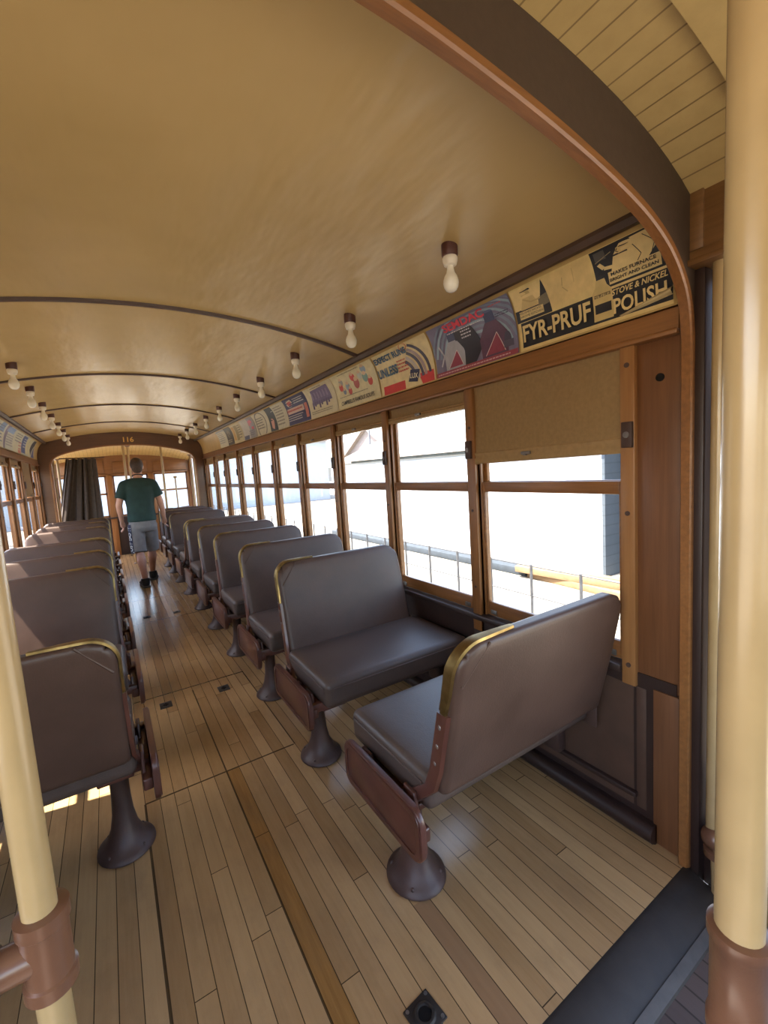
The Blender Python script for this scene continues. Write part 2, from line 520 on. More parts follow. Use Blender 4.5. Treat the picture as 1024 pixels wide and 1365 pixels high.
# step edge between vestibule and saloon
b = B()
b.prism([(0.51, -0.05), (0.535, -0.022), (0.60, -0.012), (0.648, 0.004), (0.662, 0.0), (0.662, -0.06), (0.51, -0.06)], 'x', MIRX(1.56), 1.56)
struct(b.done('trim_threshold', GREYMETAL))
b = B(); b.prism([(0.508, -0.05), (0.512, -0.030), (0.524, -0.022), (0.536, -0.018), (0.538, -0.03), (0.53, -0.05)], 'x', MIRX(1.56), 1.56)
struct(b.done('trim_6', paint('worn_tread_edge', (0.055, 0.047, 0.042), 0.6, 0.3, 14)))

# ceiling (cream sheet with thickness and roof above)
b = B(); N = 40
xs = [CX - 1.12 + 2.24*i/N for i in range(N+1)]
b.strip([[(x, y, ceil_z(x)) for x in xs] for y in [0.66 + (8.72-0.66)*k/60 for k in range(61)]])
ceil = struct(b.done('ceiling', CEIL, smooth=60))
b = B()
xs2 = [CX - 1.45 + 2.9*i/N for i in range(N+1)]
b.strip([[(x, y, 2.46 - 0.10*(x-CX)**2 - 0.05*abs(x-CX)**4) for x in xs2] for y in (-1.5, 10.6)])
b.strip([[(x, y, 2.54 - 0.10*(x-CX)**2 - 0.05*abs(x-CX)**4) for x in xs2] for y in (-1.5, 10.6)])
struct(b.done('ceiling_roof_skin', DARKTRIM, smooth=60))

# ceiling strips over the panel joints
for k, y in enumerate((2.50, 4.10, 5.66, 7.22)):
    b = B()
    rows = []
    for i in range(N+1):
        x = xs[i]; z = ceil_z(x)
        rows.append([(x, y-0.017, z+0.002), (x, y-0.012, z-0.012), (x, y+0.012, z-0.012), (x, y+0.017, z+0.002)])
    b.strip(rows, close=True)
    struct(b.done('trim_%d' % (k+1), DARKTRIM))

# side walls, built on the right and mirrored to the left
for side in ('right', 'left'):
    M = side == 'left'
    fin = (lambda bb: bb.mirror()) if M else (lambda bb: bb)
    w = struct(empty('wall_'+side))
    b = B()
    b.box((1.585, 0.70, 0.0), (1.70, 8.72, ZS-0.02))
    b.box((1.565, 0.83, 0.14), (1.59, 8.70, 0.16), 0.004)
    for y in POSTS[1:-1]:
        b.box((1.572, y-0.03, 0.08), (1.59, y+0.03, ZS-0.02), 0.004)
    fin(b).done('lower_panel', DARKP, w)
    b = B(); b.box((1.555, 0.88, ZS-0.03), (1.70, 8.70, ZS), 0.006)
    fin(b).done('sill', DARKP, w)
    # letterboard
    b = B()
    b.prism([(1.565, ZR+0.012), (1.578, ZR), (1.70, ZR), (1.70, 1.905), (1.588, 1.905), (1.568, 1.893)], 'y', 0.69, 8.70, bev=0.004)
    b.box((1.552, 0.69, ZR-0.004), (1.60, 8.70, ZR+0.014), 0.005)
    fin(b).done('letterboard', WOODY, w)
    b = B()
    b.strip([[(*cove(i/14), y)[0:1] + (y,) + (cove(i/14)[1],) for i in range(15)] for y in (0.69, 8.70)])
    b.box((1.60, 0.69, 1.90), (1.70, 8.70, 2.40))
    fin(b).done('cove', COVEP, w, 60)
    b = B()
    b.prism([(1.442, 2.142), (1.470, 2.146), (1.478, 2.168), (1.462, 2.184), (1.436, 2.186), (1.430, 2.160)], 'y', 0.69, 8.70, bev=0.003)
    fin(b).done('cove_moulding', DARKTRIM, w)
    # heater pipe along the floor
    b = B(); b.tube([(1.566, 0.76, 0.040), (1.566, 8.68, 0.040)], 0.034, 14)
    b.box((1.566, 0.76, 0.0), (1.60, 8.68, 0.073))
    struct(fin(b).done('baseboard_'+side, DARKP))
    # end panel beside the near bulkhead
    b = B(); b.box((1.592, 0.68, 0.597), (1.66, 0.845, ZR), 0.002)
    b.box((1.578, 0.68, 0.0), (1.60, 0.773, 0.594), 0.002)
    b.box((1.64, 0.69, 0.0), (1.70, 0.90, ZR))
    o = fin(b).done('end_panel', PANELZ, w)
    if not M:
        b = B(); b.lathe([(0.0, 0), (0.0135, 0), (0.0135, 0.004), (0.0, 0.004)], (0, 0, 0), 20,
                         mat=Matrix.Rotation(PI/2, 4, 'Y'))
        b.xf(lambda c: (c.x+1.5885, c.y+0.757, c.z+1.690))
        b.done('bolt_hole', BLACK, o)
    b = B(); b.box((1.583, 0.80, 0.10), (1.59, 0.835, 0.58), 0.002); b.box((1.583, 0.845, 0.10), (1.586, 1.3, 0.58))
    fin(b).done('inset_panel', DARKTRIM, w)
    # window posts
    for k, y in enumerate(POSTS):
        n = k + 10 + (20 if M else 0)
        b = B()
        if k == 0:
            b.box((1.570, 0.831, 0.582), (1.598, 0.882, ZR), 0.004)
            for z in (0.66, 1.23, 1.75): b.lathe([(0.0, 0), (0.009, 0), (0.009, 0.003), (0.0, 0.004)], (1.570, 0.856, z), 10, 1, Matrix.Rotation(-PI/2, 4, 'Y'))
            b.box((1.598, 0.80, ZS), (1.70, 0.882, ZR), mi=0)
        else:
            b.box((1.570, y-0.030, ZS-0.09), (1.592, y+0.030, ZR), 0.004)
            b.box((1.592, y-0.040, ZS), (1.645, y+0.040, ZR))
            b.box((1.592, y-0.048, ZS), (1.606, y+0.048, ZR), 0.003)
            for z in (0.80, 1.20, 1.62): b.lathe([(0.0, 0), (0.007, 0), (0.007, 0.003), (0.0, 0.004)], (1.570, y, z), 8, 1, Matrix.Rotation(-PI/2, 4, 'Y'))
        p = struct(fin(b).done('trim_%d' % n, [STRIPZ if k == 0 else WOODZ, LEATHER]))
        b = B(); yo = 0.835 if k == 0 else y-0.012
        b.box((1.556, yo-0.002, 1.465), (1.571, yo+0.036, 1.555), 0.003)
        b.lathe([(0.006, 0.0), (0.011, 0.0), (0.011, 0.004), (0.006, 0.004)], (1.556, yo+0.017, 1.510), 14, 1, Matrix.Rotation(-PI/2, 4, 'Y'))
        fin(b).done('shade_catch', [LEATHER, STEEL], p)
    # windows
    for k in range(10):
        ya = POSTS[k] + (0.027 if k == 0 else 0.040); yb = POSTS[k+1] - 0.040
        n = k+1 + (10 if M else 0)
        wn = struct(empty('window_%d' % n))
        for nm, x, z0, z1, rb, rt in (('upper_sash', 1.621, 1.322, ZR-0.005, 0.026, 0.085), ('lower_sash', 1.599, ZS+0.004, 1.345, 0.070, 0.050)):
            b = B(); t = 0.020; sw = 0.022
            b.box((x, ya, z0), (x+t, ya+sw, z1), 0.003); b.box((x, yb-sw, z0), (x+t, yb, z1), 0.003)
            b.box((x, ya+sw, z0), (x+t, yb-sw, z0+rb), 0.003); b.box((x, ya+sw, z1-rt), (x+t, yb-sw, z1), 0.003)
            s = fin(b).done(nm, WOODY, wn)
            b = B(); b.box((x+0.008, ya+sw-0.004, z0+rb-0.004), (x+0.012, yb-sw+0.004, z1-rt+0.004))
            fin(b).done('pane', GLASS, s, 0)
        b = B()
        for yy in (ya+0.035, yb-0.075):
            b.box((1.594, yy, ZS+0.012), (1.603, yy+0.04, ZS+0.035), 0.003)
        fin(b).done('sash_lift', STEEL, wn)

# near bulkhead: arch with soffit bead
half = [(1.555, 0.0), (1.555, 0.9), (1.555, 1.72), (1.553, 1.80), (1.538, 1.885), (1.505, 1.945), (1.45, 2.003), (1.38, 2.047), (1.29, 2.085), (1.17, 2.118), (1.04, 2.146), (0.90, 2.170), (0.78, 2.187), (0.60, 2.208), (0.46, 2.218)]
def full(h): return h + [(CX, h[-1][1]+0.002)] + [(MIRX(x), z) for x, z in h[::-1]]
def smooth_path(p, it=2):
    for _ in range(it):
        q = [p[0]]
        for a, c in zip(p[:-1], p[1:]):
            q += [(a[0]*0.75+c[0]*0.25, a[1]*0.75+c[1]*0.25), (a[0]*0.25+c[0]*0.75, a[1]*0.25+c[1]*0.75)]
        p = q + [p[-1]]
    return p
def arch(name, path, outer, y0, y1, bead_w, beadmat, facemat, bead_pad=0.006):
    e = struct(empty(name))
    rows = []
    for i, (x, z) in enumerate(path):
        a = path[max(i-1, 0)]; c = path[min(i+1, len(path)-1)]
        tx, tz = c[0]-a[0], c[1]-a[1]; L = math.hypot(tx, tz); nx, nz = tz/L, -tx/L     # outward
        if (x-CX)*nx < -1e-6 and abs(x-CX) > 0.5: nx, nz = -nx, -nz
        if nz < 0 and abs(x-CX) < 0.9: nx, nz = -nx, -nz
        w = bead_w
        rows.append([(x+nx*o, y, z+nz*o) for (o, y) in ((0.003, y0-bead_pad), (-0.003, y0-bead_pad+0.004), (-0.003, y1+bead_pad-0.004), (0.003, y1+bead_pad), (w, y1+bead_pad), (w, y0-bead_pad))])
    b = B(); b.strip(rows, close=True)
    b.done('arch_bead', beadmat, e, 24)
    b = B(); rows = []
    for (x, z) in path:
        o = outer(x, z)
        ix, iz = x + (o[0]-x)*0.03, z + (o[1]-z)*0.03
        rows.append([(ix, y0, iz), (o[0], y0, o[1]), (o[0], y1, o[1]), (ix, y1, iz)])
    b.strip(rows, close=True)
    b.done('arch_board', facemat, e, 30)
    return e
def outer_near(x, z):
    d = x-CX
    if z < 1.80: return (CX+math.copysign(1.36, d), z)
    t = max(0.0, min(1.0, abs(d)/1.205))
    return (CX + d*(1.36/1.205), 2.44 - 0.20*t**3 - (0.0 if z > 1.95 else (1.95-z)*1.0))
arch('wall_near', smooth_path(full(half)), outer_near, 0.650, 0.677, 0.020, WOODX, ARCHF, 0.003)

# far bulkhead
halff = [(1.420, 0.0), (1.420, 1.0), (1.420, 1.74), (1.412, 1.83), (1.375, 1.905), (1.30, 1.955), (1.17, 2.000), (1.0, 2.038), (0.80, 2.075), (0.58, 2.098)]
def outer_far(x, z):
    d = x-CX
    if z < 1.74: return (CX+math.copysign(1.25, d), z)
    t = abs(d)/1.07
    if t < 0.9: return (x*1.0 + d*0.10, ceil_z(x + d*0.10)+0.03)
    return (CX + math.copysign(1.25, d), z+0.20)
af = arch('wall_far', smooth_path(full(halff)), outer_far, 8.690, 8.730, 0.020, WOODX, wood('arch_far_wood', (0.10, 0.042, 0.018), (0.17, 0.075, 0.03), 'x', 0.4))

# ------------------------------------------------------------------ lettering helper
def text_polys(s, size, shear=0.0, bold=0.0, spacing=1.0):
    c = bpy.data.curves.new('t', 'FONT'); c.body = s; c.size = size; c.shear = shear
    c.offset = bold; c.space_character = spacing; c.resolution_u = 3
    c.align_x = 'CENTER'; c.align_y = 'CENTER'
    o = bpy.data.objects.new('t', c); COL.objects.link(o)
    bpy.context.view_layer.update()
    me = bpy.data.meshes.new_from_object(o.evaluated_get(bpy.context.evaluated_depsgraph_get()))
    bpy.data.objects.remove(o); bpy.data.curves.remove(c)
    return me
FLATCACHE = {}
def flat_paint(c):
    k = tuple(c)
    if k not in FLATCACHE:
        FLATCACHE[k] = paint('print_%02x%02x%02x' % k, lin(c), 0.5, 0.10, 25)
    return FLATCACHE[k]

class Card:
    """flat artwork collected as 2-D pieces (metres), later bent onto the cove"""
    def __init__(self): self.layers = {'picture': [], 'lettering': []}
    def poly(self, pts, c, layer='picture'):
        self.layers[layer].append(('poly', pts, c)); return self
    def rect(self, x0, y0, x1, y1, c, layer='picture'):
        return self.poly([(x0, y0), (x1, y0), (x1, y1), (x0, y1)], c, layer)
    def ell(self, cx, cy, rx, ry, c, n=18, layer='picture'):
        return self.poly([(cx+rx*math.cos(2*PI*k/n), cy+ry*math.sin(2*PI*k/n)) for k in range(n)], c, layer)
    def ring(self, cx, cy, r0, r1, a0, a1, c, n=14):
        p = [(cx+r1*math.cos(a0+(a1-a0)*k/n), cy+r1*math.sin(a0+(a1-a0)*k/n)) for k in range(n+1)]
        q = [(cx+r0*math.cos(a0+(a1-a0)*k/n), cy+r0*math.sin(a0+(a1-a0)*k/n)) for k in range(n+1)]
        for k in range(n): self.poly([q[k], p[k], p[k+1], q[k+1]], c)
        return self
    def line(self, pts, w, c):
        for (a, d) in zip(pts[:-1], pts[1:]):
            L = math.hypot(d[0]-a[0], d[1]-a[1]) or 1; nx, ny = -(d[1]-a[1])/L*w/2, (d[0]-a[0])/L*w/2
            self.poly([(a[0]-nx, a[1]-ny), (d[0]-nx, d[1]-ny), (d[0]+nx, d[1]+ny), (a[0]+nx, a[1]+ny)], c)
        return self
    def text(self, s, cx, cy, size, c, rot=0.0, sx=1.0, shear=0.0, bold=0.0, spacing=1.0):
        self.layers['lettering'].append(('text', s, cx, cy, size, c, rot, sx, shear, bold, spacing)); return self
    def bars(self, x0, y0, x1, y1, rows, c, ragged=True):
        h = (y1-y0)/rows
        for r in range(rows):
            x = x0
            end = x1 - (random.uniform(0, 0.18)*(x1-x0) if ragged else 0)
            while x < end-0.003:
                w = min(random.uniform(0.006, 0.02), end-x)
                self.rect(x, y0+h*(r+0.3), x+w, y0+h*(r+0.72), c, 'lettering'); x += w+0.004
        return self
def bm_to_map(t, mapf, step=0.022, H=0.32):
    k = 1
    while k*step < H:
        geom = t.verts[:]+t.edges[:]+t.faces[:]
        bmesh.ops.bisect_plane(t, geom=geom, plane_co=(0, k*step, 0), plane_no=(0, 1, 0))
        k += 1
    for v in t.verts: v.co = Vector(mapf(v.co.x, v.co.y, v.co.z))
def build_layer(items, mapf, H, name, parent, z0):
    out = bmesh.new(); mats = []; z = z0
    for it in items:
        z += 0.00003
        t = bmesh.new()
        if it[0] == 'poly':
            try: t.faces.new([t.verts.new((p[0], p[1], z)) for p in it[1]])
            except ValueError: t.free(); continue
            c = it[2]
        else:
            _, s, cx, cy, size, c, rot, sx, shear, bold, spacing = it
            me = text_polys(s, size, shear, bold, spacing); t.from_mesh(me); bpy.data.meshes.remove(me)
            for v in t.verts:
                x, y = v.co.x*sx, v.co.y
                v.co = (cx + x*math.cos(rot)-y*math.sin(rot), cy + x*math.sin(rot)+y*math.cos(rot), z)
        bm_to_map(t, mapf, H=H)
        m = flat_paint(c)
        if m not in mats: mats.append(m)
        i = mats.index(m)
        for f in t.faces: f.material_index = i
        me = bpy.data.meshes.new('tmp'); t.to_mesh(me); t.free(); out.from_mesh(me); bpy.data.meshes.remove(me)
    if not items: out.free(); return None
    me = bpy.data.meshes.new(name); out.to_mesh(me); out.free()
    for m in mats: me.materials.append(m)
    o = bpy.data.objects.new(name, me); COL.objects.link(o); o.parent = parent
    return o
CH = 0.300
def ad(y0, y1, card, base, label, left=False, v0=0.015, v1=0.83, group='advertising cards in the cove'):
    """card reaching from y0 to y1 along the car; x runs left to right for a person facing the wall"""
    W = y1-y0
    def mp(x, y, z):
        x = max(0.0, min(W, x)); v = v0 + (v1-v0)*max(0.0, min(1.0, y/CH))
        px, pz = cove(v, 0.006 + z)
        if left: return (MIRX(px), y0 + x, pz)
        return (px, y1 - x, pz)
    b = B(); rows = []
    for i in range(17):
        y = CH*i/16
        rows.append([mp(W*k/6, y, 0) for k in range(7)])
    b.strip(rows)
    rows2 = [[mp(W*k/6, CH*i/16, -0.0018) for k in range(7)] for i in range(17)]
    b.strip(rows2)
    o = b.done('advertising_card', flat_paint(base), None, 60)
    tag(o, label, 'advertisement', group)
    build_layer(card.layers['picture'], mp, CH, 'picture', o, 0.0006)
    build_layer(card.layers['lettering'], mp, CH, 'lettering', o, 0.0075)
    return o

# -- right-hand cards, nearest first
CREAM = (226, 200, 140); INK = (32, 31, 36)
c = Card(); W = 0.60
c.rect(0.015, 0.012, W-0.0, 0.115, INK)
c.rect(0.0, 0.118, 0.17, 0.29, INK); c.poly([(0.0, 0.165), (0.12, 0.165), (0.155, 0.29), (0.0, 0.29)], CREAM)
c.ell(0.07, 0.245, 0.022, 0.028, (196, 168, 112)); c.ell(0.072, 0.268, 0.026, 0.014, INK); c.poly([(0.03, 0.17), (0.12, 0.17), (0.10, 0.225), (0.05, 0.225)], (206, 178, 120))
c.poly([(0.115, 0.155), (0.165, 0.16), (0.165, 0.21), (0.12, 0.20)], (120, 108, 84)); c.line([(0.05, 0.22), (0.085, 0.195), (0.13, 0.195)], 0.008, (190, 160, 105))
c.rect(0.018, 0.130, 0.135, 0.165, CREAM)
c.poly([(0.17, 0.13), (0.345, 0.15), (0.352, 0.29), (0.155, 0.29)], (221, 192, 130))
c.line([(0.24, 0.25), (0.23, 0.20), (0.25, 0.17)], 0.004, (190, 160, 105)); c.line([(0.285, 0.27), (0.28, 0.20)], 0.003, (198, 168, 112))
c.rect(0.36, 0.124, W, 0.298, INK)
c.poly([(0.415, 0.165), (0.435, 0.24), (0.465, 0.285), (0.56, 0.29), (0.575, 0.22), (0.53, 0.165)], CREAM)     # bending figure scrubbing
c.ell(0.468, 0.255, 0.022, 0.026, (216, 186, 126)); c.ell(0.474, 0.277, 0.028, 0.014, INK); c.line([(0.49, 0.23), (0.45, 0.19), (0.395, 0.20), (0.38, 0.225)], 0.014, CREAM)
c.line([(0.50, 0.25), (0.52, 0.20), (0.50, 0.17)], 0.0025, INK); c.line([(0.535, 0.275), (0.565, 0.225), (0.55, 0.185)], 0.0025, INK); c.line([(0.452, 0.262), (0.446, 0.250), (0.454, 0.244)], 0.003, INK); c.ell(0.565, 0.272, 0.012, 0.03, INK); c.rect(0.372, 0.24, 0.41, 0.285, (84, 80, 74)); c.line([(0.37, 0.235), (0.43, 0.26)], 0.003, (170, 150, 110))
c.rect(0.405, 0.132, 0.575, 0.178, CREAM); c.rect(0.36, 0.118, W, 0.122, CREAM)
c.poly([(0.338, 0.02), (0.41, 0.02), (0.41, 0.12), (0.395, 0.14), (0.39, 0.165), (0.358, 0.165), (0.353, 0.14), (0.338, 0.12)], (206, 180, 120)); c.rect(0.344, 0.045, 0.404, 0.085, INK); c.rect(0.344, 0.095, 0.404, 0.112, (110, 92, 60))
c.text('FYR-PRUF', 0.176, 0.063, 0.096, CREAM, sx=0.75, bold=0.0022); c.text('STOVE & NICKEL', 0.500, 0.098, 0.028, CREAM, sx=0.85, shear=0.25, bold=0.0006)
c.text('POLISH', 0.500, 0.048, 0.070, CREAM, sx=0.78, bold=0.0016)
c.text('MAKES FURNACE', 0.49, 0.166, 0.019, INK, bold=0.0004); c.text('BRIGHT AND CLEAN', 0.49, 0.145, 0.017, INK, bold=0.0004)
c.text('POLISHES NICKEL', 0.077, 0.156, 0.014, INK); c.text('CHROME KITCHEN', 0.077, 0.140, 0.014, INK); c.text('FYR-PRUF', 0.374, 0.103, 0.014, CREAM)
ad(0.705, 1.305, c, (222, 196, 132), 'cream and black FYR-PRUF stove polish advertising card, torn at its near corner')
# torn paper edge and its tack at the near corner
b = B(); rows = []
random.seed(4)
for i in range(9):
    t = i/8; row = []
    for k in range(5):
        s = k/4
        y = 0.705 + 0.16*s + random.uniform(-.004, .004); v = 0.04 + 0.07*t*(1-s*0.8) + 0.05*(1-s)
        x, z = cove(v, 0.010 + 0.012*math.sin(t*PI) + random.uniform(0, .003)); row.append((x, y, z))
    rows.append(row)
b.strip(rows)
bpy.data.objects['advertising_card'].select_set(False)
b.done('torn_edge', flat_paint((196, 176, 132)), bpy.data.objects['advertising_card'], 60)

c = Card(); W = 0.555
BL = (98, 108, 140)
for i in range(9): c.ring(0.33, 0.02, 0.10+0.03*i, 0.115+0.03*i, 0.25, 2.9, (150, 172, 188) if i % 2 else (128, 140, 164))
c.rect(0.0, 0.0, W, 0.022, (150, 66, 80)); c.poly([(0.17, 0.215), (0.30, 0.215), (0.355, 0.09), (0.30, 0.022), (0.21, 0.022)], (42, 36, 48))
for (bx, s, col) in ((0.155, 1.0, (168, 166, 176)), (0.42, 1.12, (92, 60, 84))):
    c.poly([(bx-0.07*s, 0.022), (bx+0.07*s, 0.022), (bx+0.075*s, 0.10*s), (bx+0.03*s, 0.165*s), (bx-0.03*s, 0.165*s), (bx-0.075*s, 0.10*s)], col)
    c.rect(bx-0.026*s, 0.165*s, bx+0.026*s, 0.215*s, (66, 70, 104)); c.ell(bx, 0.215*s, 0.026*s, 0.012*s, (92, 98, 132))
    c.poly([(bx-0.05*s, 0.03), (bx+0.055*s, 0.03), (bx+0.02*s, 0.11*s)], (142, 58, 78)); c.line([(bx-0.05*s, 0.03), (bx+0.02*s, 0.11*s), (bx+0.055*s, 0.03)], 0.003, (226, 206, 208))
c.ell(0.50, 0.075, 0.02, 0.035, (70, 64, 84)); c.rect(0.475, 0.04, 0.53, 0.07, (84, 78, 98)); c.line([(0.05, 0.16), (0.08, 0.10), (0.05, 0.05)], 0.01, (190, 186, 196))
c.text('SEMDAC', 0.265, 0.254, 0.080, (226, 74, 92), sx=0.90, bold=0.0024); c.bars(0.14, 0.205, 0.40, 0.219, 1, (222, 214, 216)); c.bars(0.23, 0.15, 0.30, 0.205, 3, (206, 200, 210)); c.bars(0.44, 0.262, 0.53, 0.28, 1, (206, 96, 96)); c.bars(0.02, 0.002, 0.53, 0.016, 1, (214, 168, 172)); c.bars(0.46, 0.19, 0.545, 0.215, 2, (70, 68, 96))
ad(1.315, 1.865, c, (124, 118, 144), 'purple SEMDAC polish advertising card with two bottles')

c = Card(); W = 0.545
RB = (206, 62, 62); NV = (58, 92, 122)
c.rect(0.03, 0.0, 0.265, 0.052, RB); c.poly([(0.43, 0.0), (0.535, 0.0), (0.535, 0.06), (0.40, 0.06)], RB)
for i, (rr, col) in enumerate(((0.30, (70, 66, 82)), (0.262, (172, 150, 150)), (0.235, (86, 82, 98)), (0.20, (192, 182, 178)), (0.172, (96, 90, 104)))): c.ring(0.22, 0.02, rr-0.022, rr, 0.1, 1.02, col)
c.poly([(0.30, 0.035), (0.385, 0.02), (0.42, 0.085), (0.335, 0.10)], (44, 48, 84)); c.ring(0.33, 0.27, 0.03, 0.035, 0, 6.28, (196, 60, 60))
c.text('EXPECT RUNS', 0.180, 0.240, 0.072, NV, sx=0.74, bold=0.003); c.text('UNLESS', 0.115, 0.135, 0.082, NV, sx=0.78, bold=0.003)
c.bars(0.23, 0.10, 0.33, 0.19, 4, (196, 78, 66)); c.text('LUX', 0.362, 0.058, 0.04, (236, 226, 196), rot=-0.15, bold=0.001)
ad(1.880, 2.425, c, (228, 208, 158), 'cream EXPECT RUNS UNLESS stocking advertising card with red foot')

c = Card(); W = 0.60
for (x, y, r, col) in ((0.12, 0.20, 0.03, (160, 158, 152)), (0.10, 0.16, 0.03, (196, 72, 62)), (0.20, 0.15, 0.03, (150, 164, 176)), (0.22, 0.11, 0.026, (190, 72, 70)), (0.30, 0.21, 0.034, (196, 60, 60)), (0.33, 0.15, 0.038, (176, 88, 80)), (0.40, 0.20, 0.03, (190, 190, 180)), (0.47, 0.24, 0.034, (150, 168, 186)), (0.46, 0.17, 0.035, (130, 160, 150)), (0.51, 0.13, 0.03, (196, 80, 70)), (0.14, 0.12, 0.022, (120, 130, 150))):
    c.ell(x, y, r, r*1.1, col, 12); c.ell(x, y+r*0.9, r*0.6, r*0.6, (214, 180, 146), 10)
c.text("CAMPBELL'S FAMOUS SOUPS", 0.30, 0.035, 0.040, (58, 54, 58), sx=0.93, shear=0.1, bold=0.0008); c.bars(0.13, 0.272, 0.47, 0.29, 1, (90, 82, 70)); c.bars(0.06, 0.075, 0.52, 0.088, 1, (120, 110, 90))
ad(2.445, 3.045, c, (216, 204, 164), "cream CAMPBELL'S soup advertising card with small red and blue figures")

c = Card(); W = 0.53
PU = (104, 88, 124)
c.poly([(0.08, 0.10), (0.46, 0.11), (0.44, 0.26), (0.12, 0.25)], PU)
for i in range(9): c.rect(0.08+0.043*i, 0.07+0.02*(i*7 % 3), 0.11+0.043*i, 0.13, (84, 70, 108))
for i in range(6): c.rect(0.11+0.055*i, 0.15, 0.135+0.055*i, 0.22, (132, 116, 150))
c.text('STREET CARS', 0.27, 0.185, 0.045, (66, 56, 84), sx=0.85); c.bars(0.05, 0.025, 0.48, 0.055, 2, (120, 108, 96)); c.bars(0.16, 0.265, 0.38, 0.287, 1, (90, 78, 100))
c.layers['lettering'].pop(0)
ad(3.055, 3.585, c, (210, 198, 166), 'cream advertising card with a purple skyline picture')

c = Card(); W = 0.53
c.rect(0.012, 0.012, W-0.012, 0.288, (52, 52, 92)); c.ell(0.13, 0.225, 0.075, 0.055, (206, 196, 176)); c.ell(0.13, 0.225, 0.055, 0.040, (196, 84, 78)); c.rect(0.02, 0.105, 0.42, 0.165, (206, 176, 160)); c.rect(0.44, 0.03, 0.50, 0.165, (196, 110, 96))
c.bars(0.03, 0.115, 0.40, 0.155, 1, (176, 66, 58), False); c.bars(0.25, 0.19, 0.50, 0.27, 3, (206, 200, 196)); c.bars(0.03, 0.03, 0.42, 0.092, 3, (206, 200, 196))
ad(3.590, 4.115, c, (66, 66, 106), 'dark blue advertising card with pale lettering and red oval')

c = Card(); W = 0.55
c.poly([(0.0, 0.0), (0.24, 0.0), (0.20, 0.3), (0.0, 0.3)], (62, 66, 68)); c.poly([(0.06, 0.03), (0.13, 0.02), (0.15, 0.11), (0.10, 0.15), (0.05, 0.12)], (206, 150, 134)); c.rect(0.14, 0.21, 0.20, 0.23, (206, 200, 190)); c.bars(0.27, 0.03, 0.52, 0.27, 7, (126, 118, 106))
ad(4.125, 4.680, c, (204, 196, 172), 'half dark half cream advertising card with a pink can')
c = Card(); W = 0.53
c.ring(0.27, 0.13, 0.155, 0.18, 0, 2*PI, (120, 112, 104), 26); c.bars(0.14, 0.06, 0.40, 0.22, 5, (100, 92, 88)); c.rect(0, 0, 0.05, 0.3, (150, 140, 128))
ad(4.690, 5.225, c, (206, 196, 170), 'cream advertising card with one large round outline')
c = Card(); W = 0.53
c.poly([(0.30, 0.0), (0.53, 0.0), (0.53, 0.3), (0.33, 0.3)], (150, 144, 150)); c.ell(0.40, 0.20, 0.08, 0.06, (206, 110, 124)); c.ell(0.44, 0.12, 0.05, 0.03, (206, 70, 84)); c.rect(0.02, 0.0, 0.24, 0.05, (88, 86, 108)); c.bars(0.30, 0.03, 0.50, 0.10, 3, (100, 100, 110))
ad(5.235, 5.755, c, (192, 186, 178), 'grey advertising card with two pink blots')
c = Card(); W = 0.51
c.rect(0.03, 0.04, 0.14, 0.25, (196, 150, 84)); c.rect(0.17, 0.03, 0.30, 0.26, (150, 130, 84)); c.bars(0.33, 0.04, 0.48, 0.26, 6, (110, 98, 80))
ad(5.765, 6.270, c, (204, 190, 150), 'tan striped advertising card, third from the far end on the right')
c = Card(); W = 0.36
c.rect(0, 0, 0.36, 0.3, (74, 70, 64)); c.ell(0.16, 0.17, 0.08, 0.08, (130, 120, 96)); c.bars(0.05, 0.03, 0.30, 0.08, 2, (190, 180, 150))
ad(6.280, 6.630, c, (84, 78, 70), 'nearly black advertising card near the far end on the right')
c = Card(); W = 0.52
c.bars(0.05, 0.05, 0.46, 0.25, 6, (150, 150, 150)); c.rect(0.0, 0.26, 0.52, 0.30, (150, 156, 160))
ad(6.640, 7.150, c, (214, 208, 186), 'pale cream advertising card, the farthest one on the right wall')

# -- left-hand cards, in view near the far end, farthest last
c = Card(); c.bars(0.05, 0.04, 0.50, 0.26, 6, (110, 108, 120)); c.poly([(0.30, 0.18), (0.55, 0.16), (0.55, 0.3), (0.36, 0.3)], (126, 150, 186))
ad(5.40, 5.98, c, (212, 206, 180), 'cream advertising card with grey text, nearest in view on the left wall', True)
c = Card(); c.poly([(0.0, 0.0), (0.08, 0.0), (0.22, 0.3), (0.05, 0.3)], (126, 112, 128)); c.poly([(0.10, 0.2), (0.5, 0.2), (0.5, 0.29), (0.16, 0.29)], (120, 146, 186)); c.bars(0.10, 0.03, 0.5, 0.18, 5, (150, 146, 140))
ad(5.99, 6.53, c, (206, 202, 184), 'advertising card with a pale blue corner on the left wall', True)
c = Card(); c.bars(0.06, 0.12, 0.50, 0.27, 4, (120, 120, 118)); c.bars(0.30, 0.03, 0.52, 0.15, 3, (196, 110, 100)); c.rect(0.34, 0.0, 0.55, 0.04, (206, 130, 110))
ad(6.54, 7.10, c, (214, 208, 176), 'cream advertising card with red small print on the left wall', True)
c = Card(); c.rect(0.02, 0.02, 0.33, 0.28, (62, 78, 130)); c.bars(0.08, 0.08, 0.28, 0.24, 4, (196, 196, 200)); c.rect(0.36, 0.02, 0.54, 0.28, (208, 196, 150))
ad(7.11, 7.68, c, (190, 190, 176), 'advertising card with a dark blue block on the left wall', True)
c = Card(); c.rect(0.0, 0.0, 0.14, 0.3, (206, 196, 150)); c.poly([(0.14, 0.10), (0.20, 0.02), (0.52, 0.20), (0.52, 0.29), (0.30, 0.29)], (44, 32, 36)); c.poly([(0.24, 0.0), (0.52, 0.0), (0.52, 0.17)], (80, 80, 128))
ad(7.69, 8.24, c, (196, 188, 160), 'advertising card with a black wedge, farthest on the left wall', True)

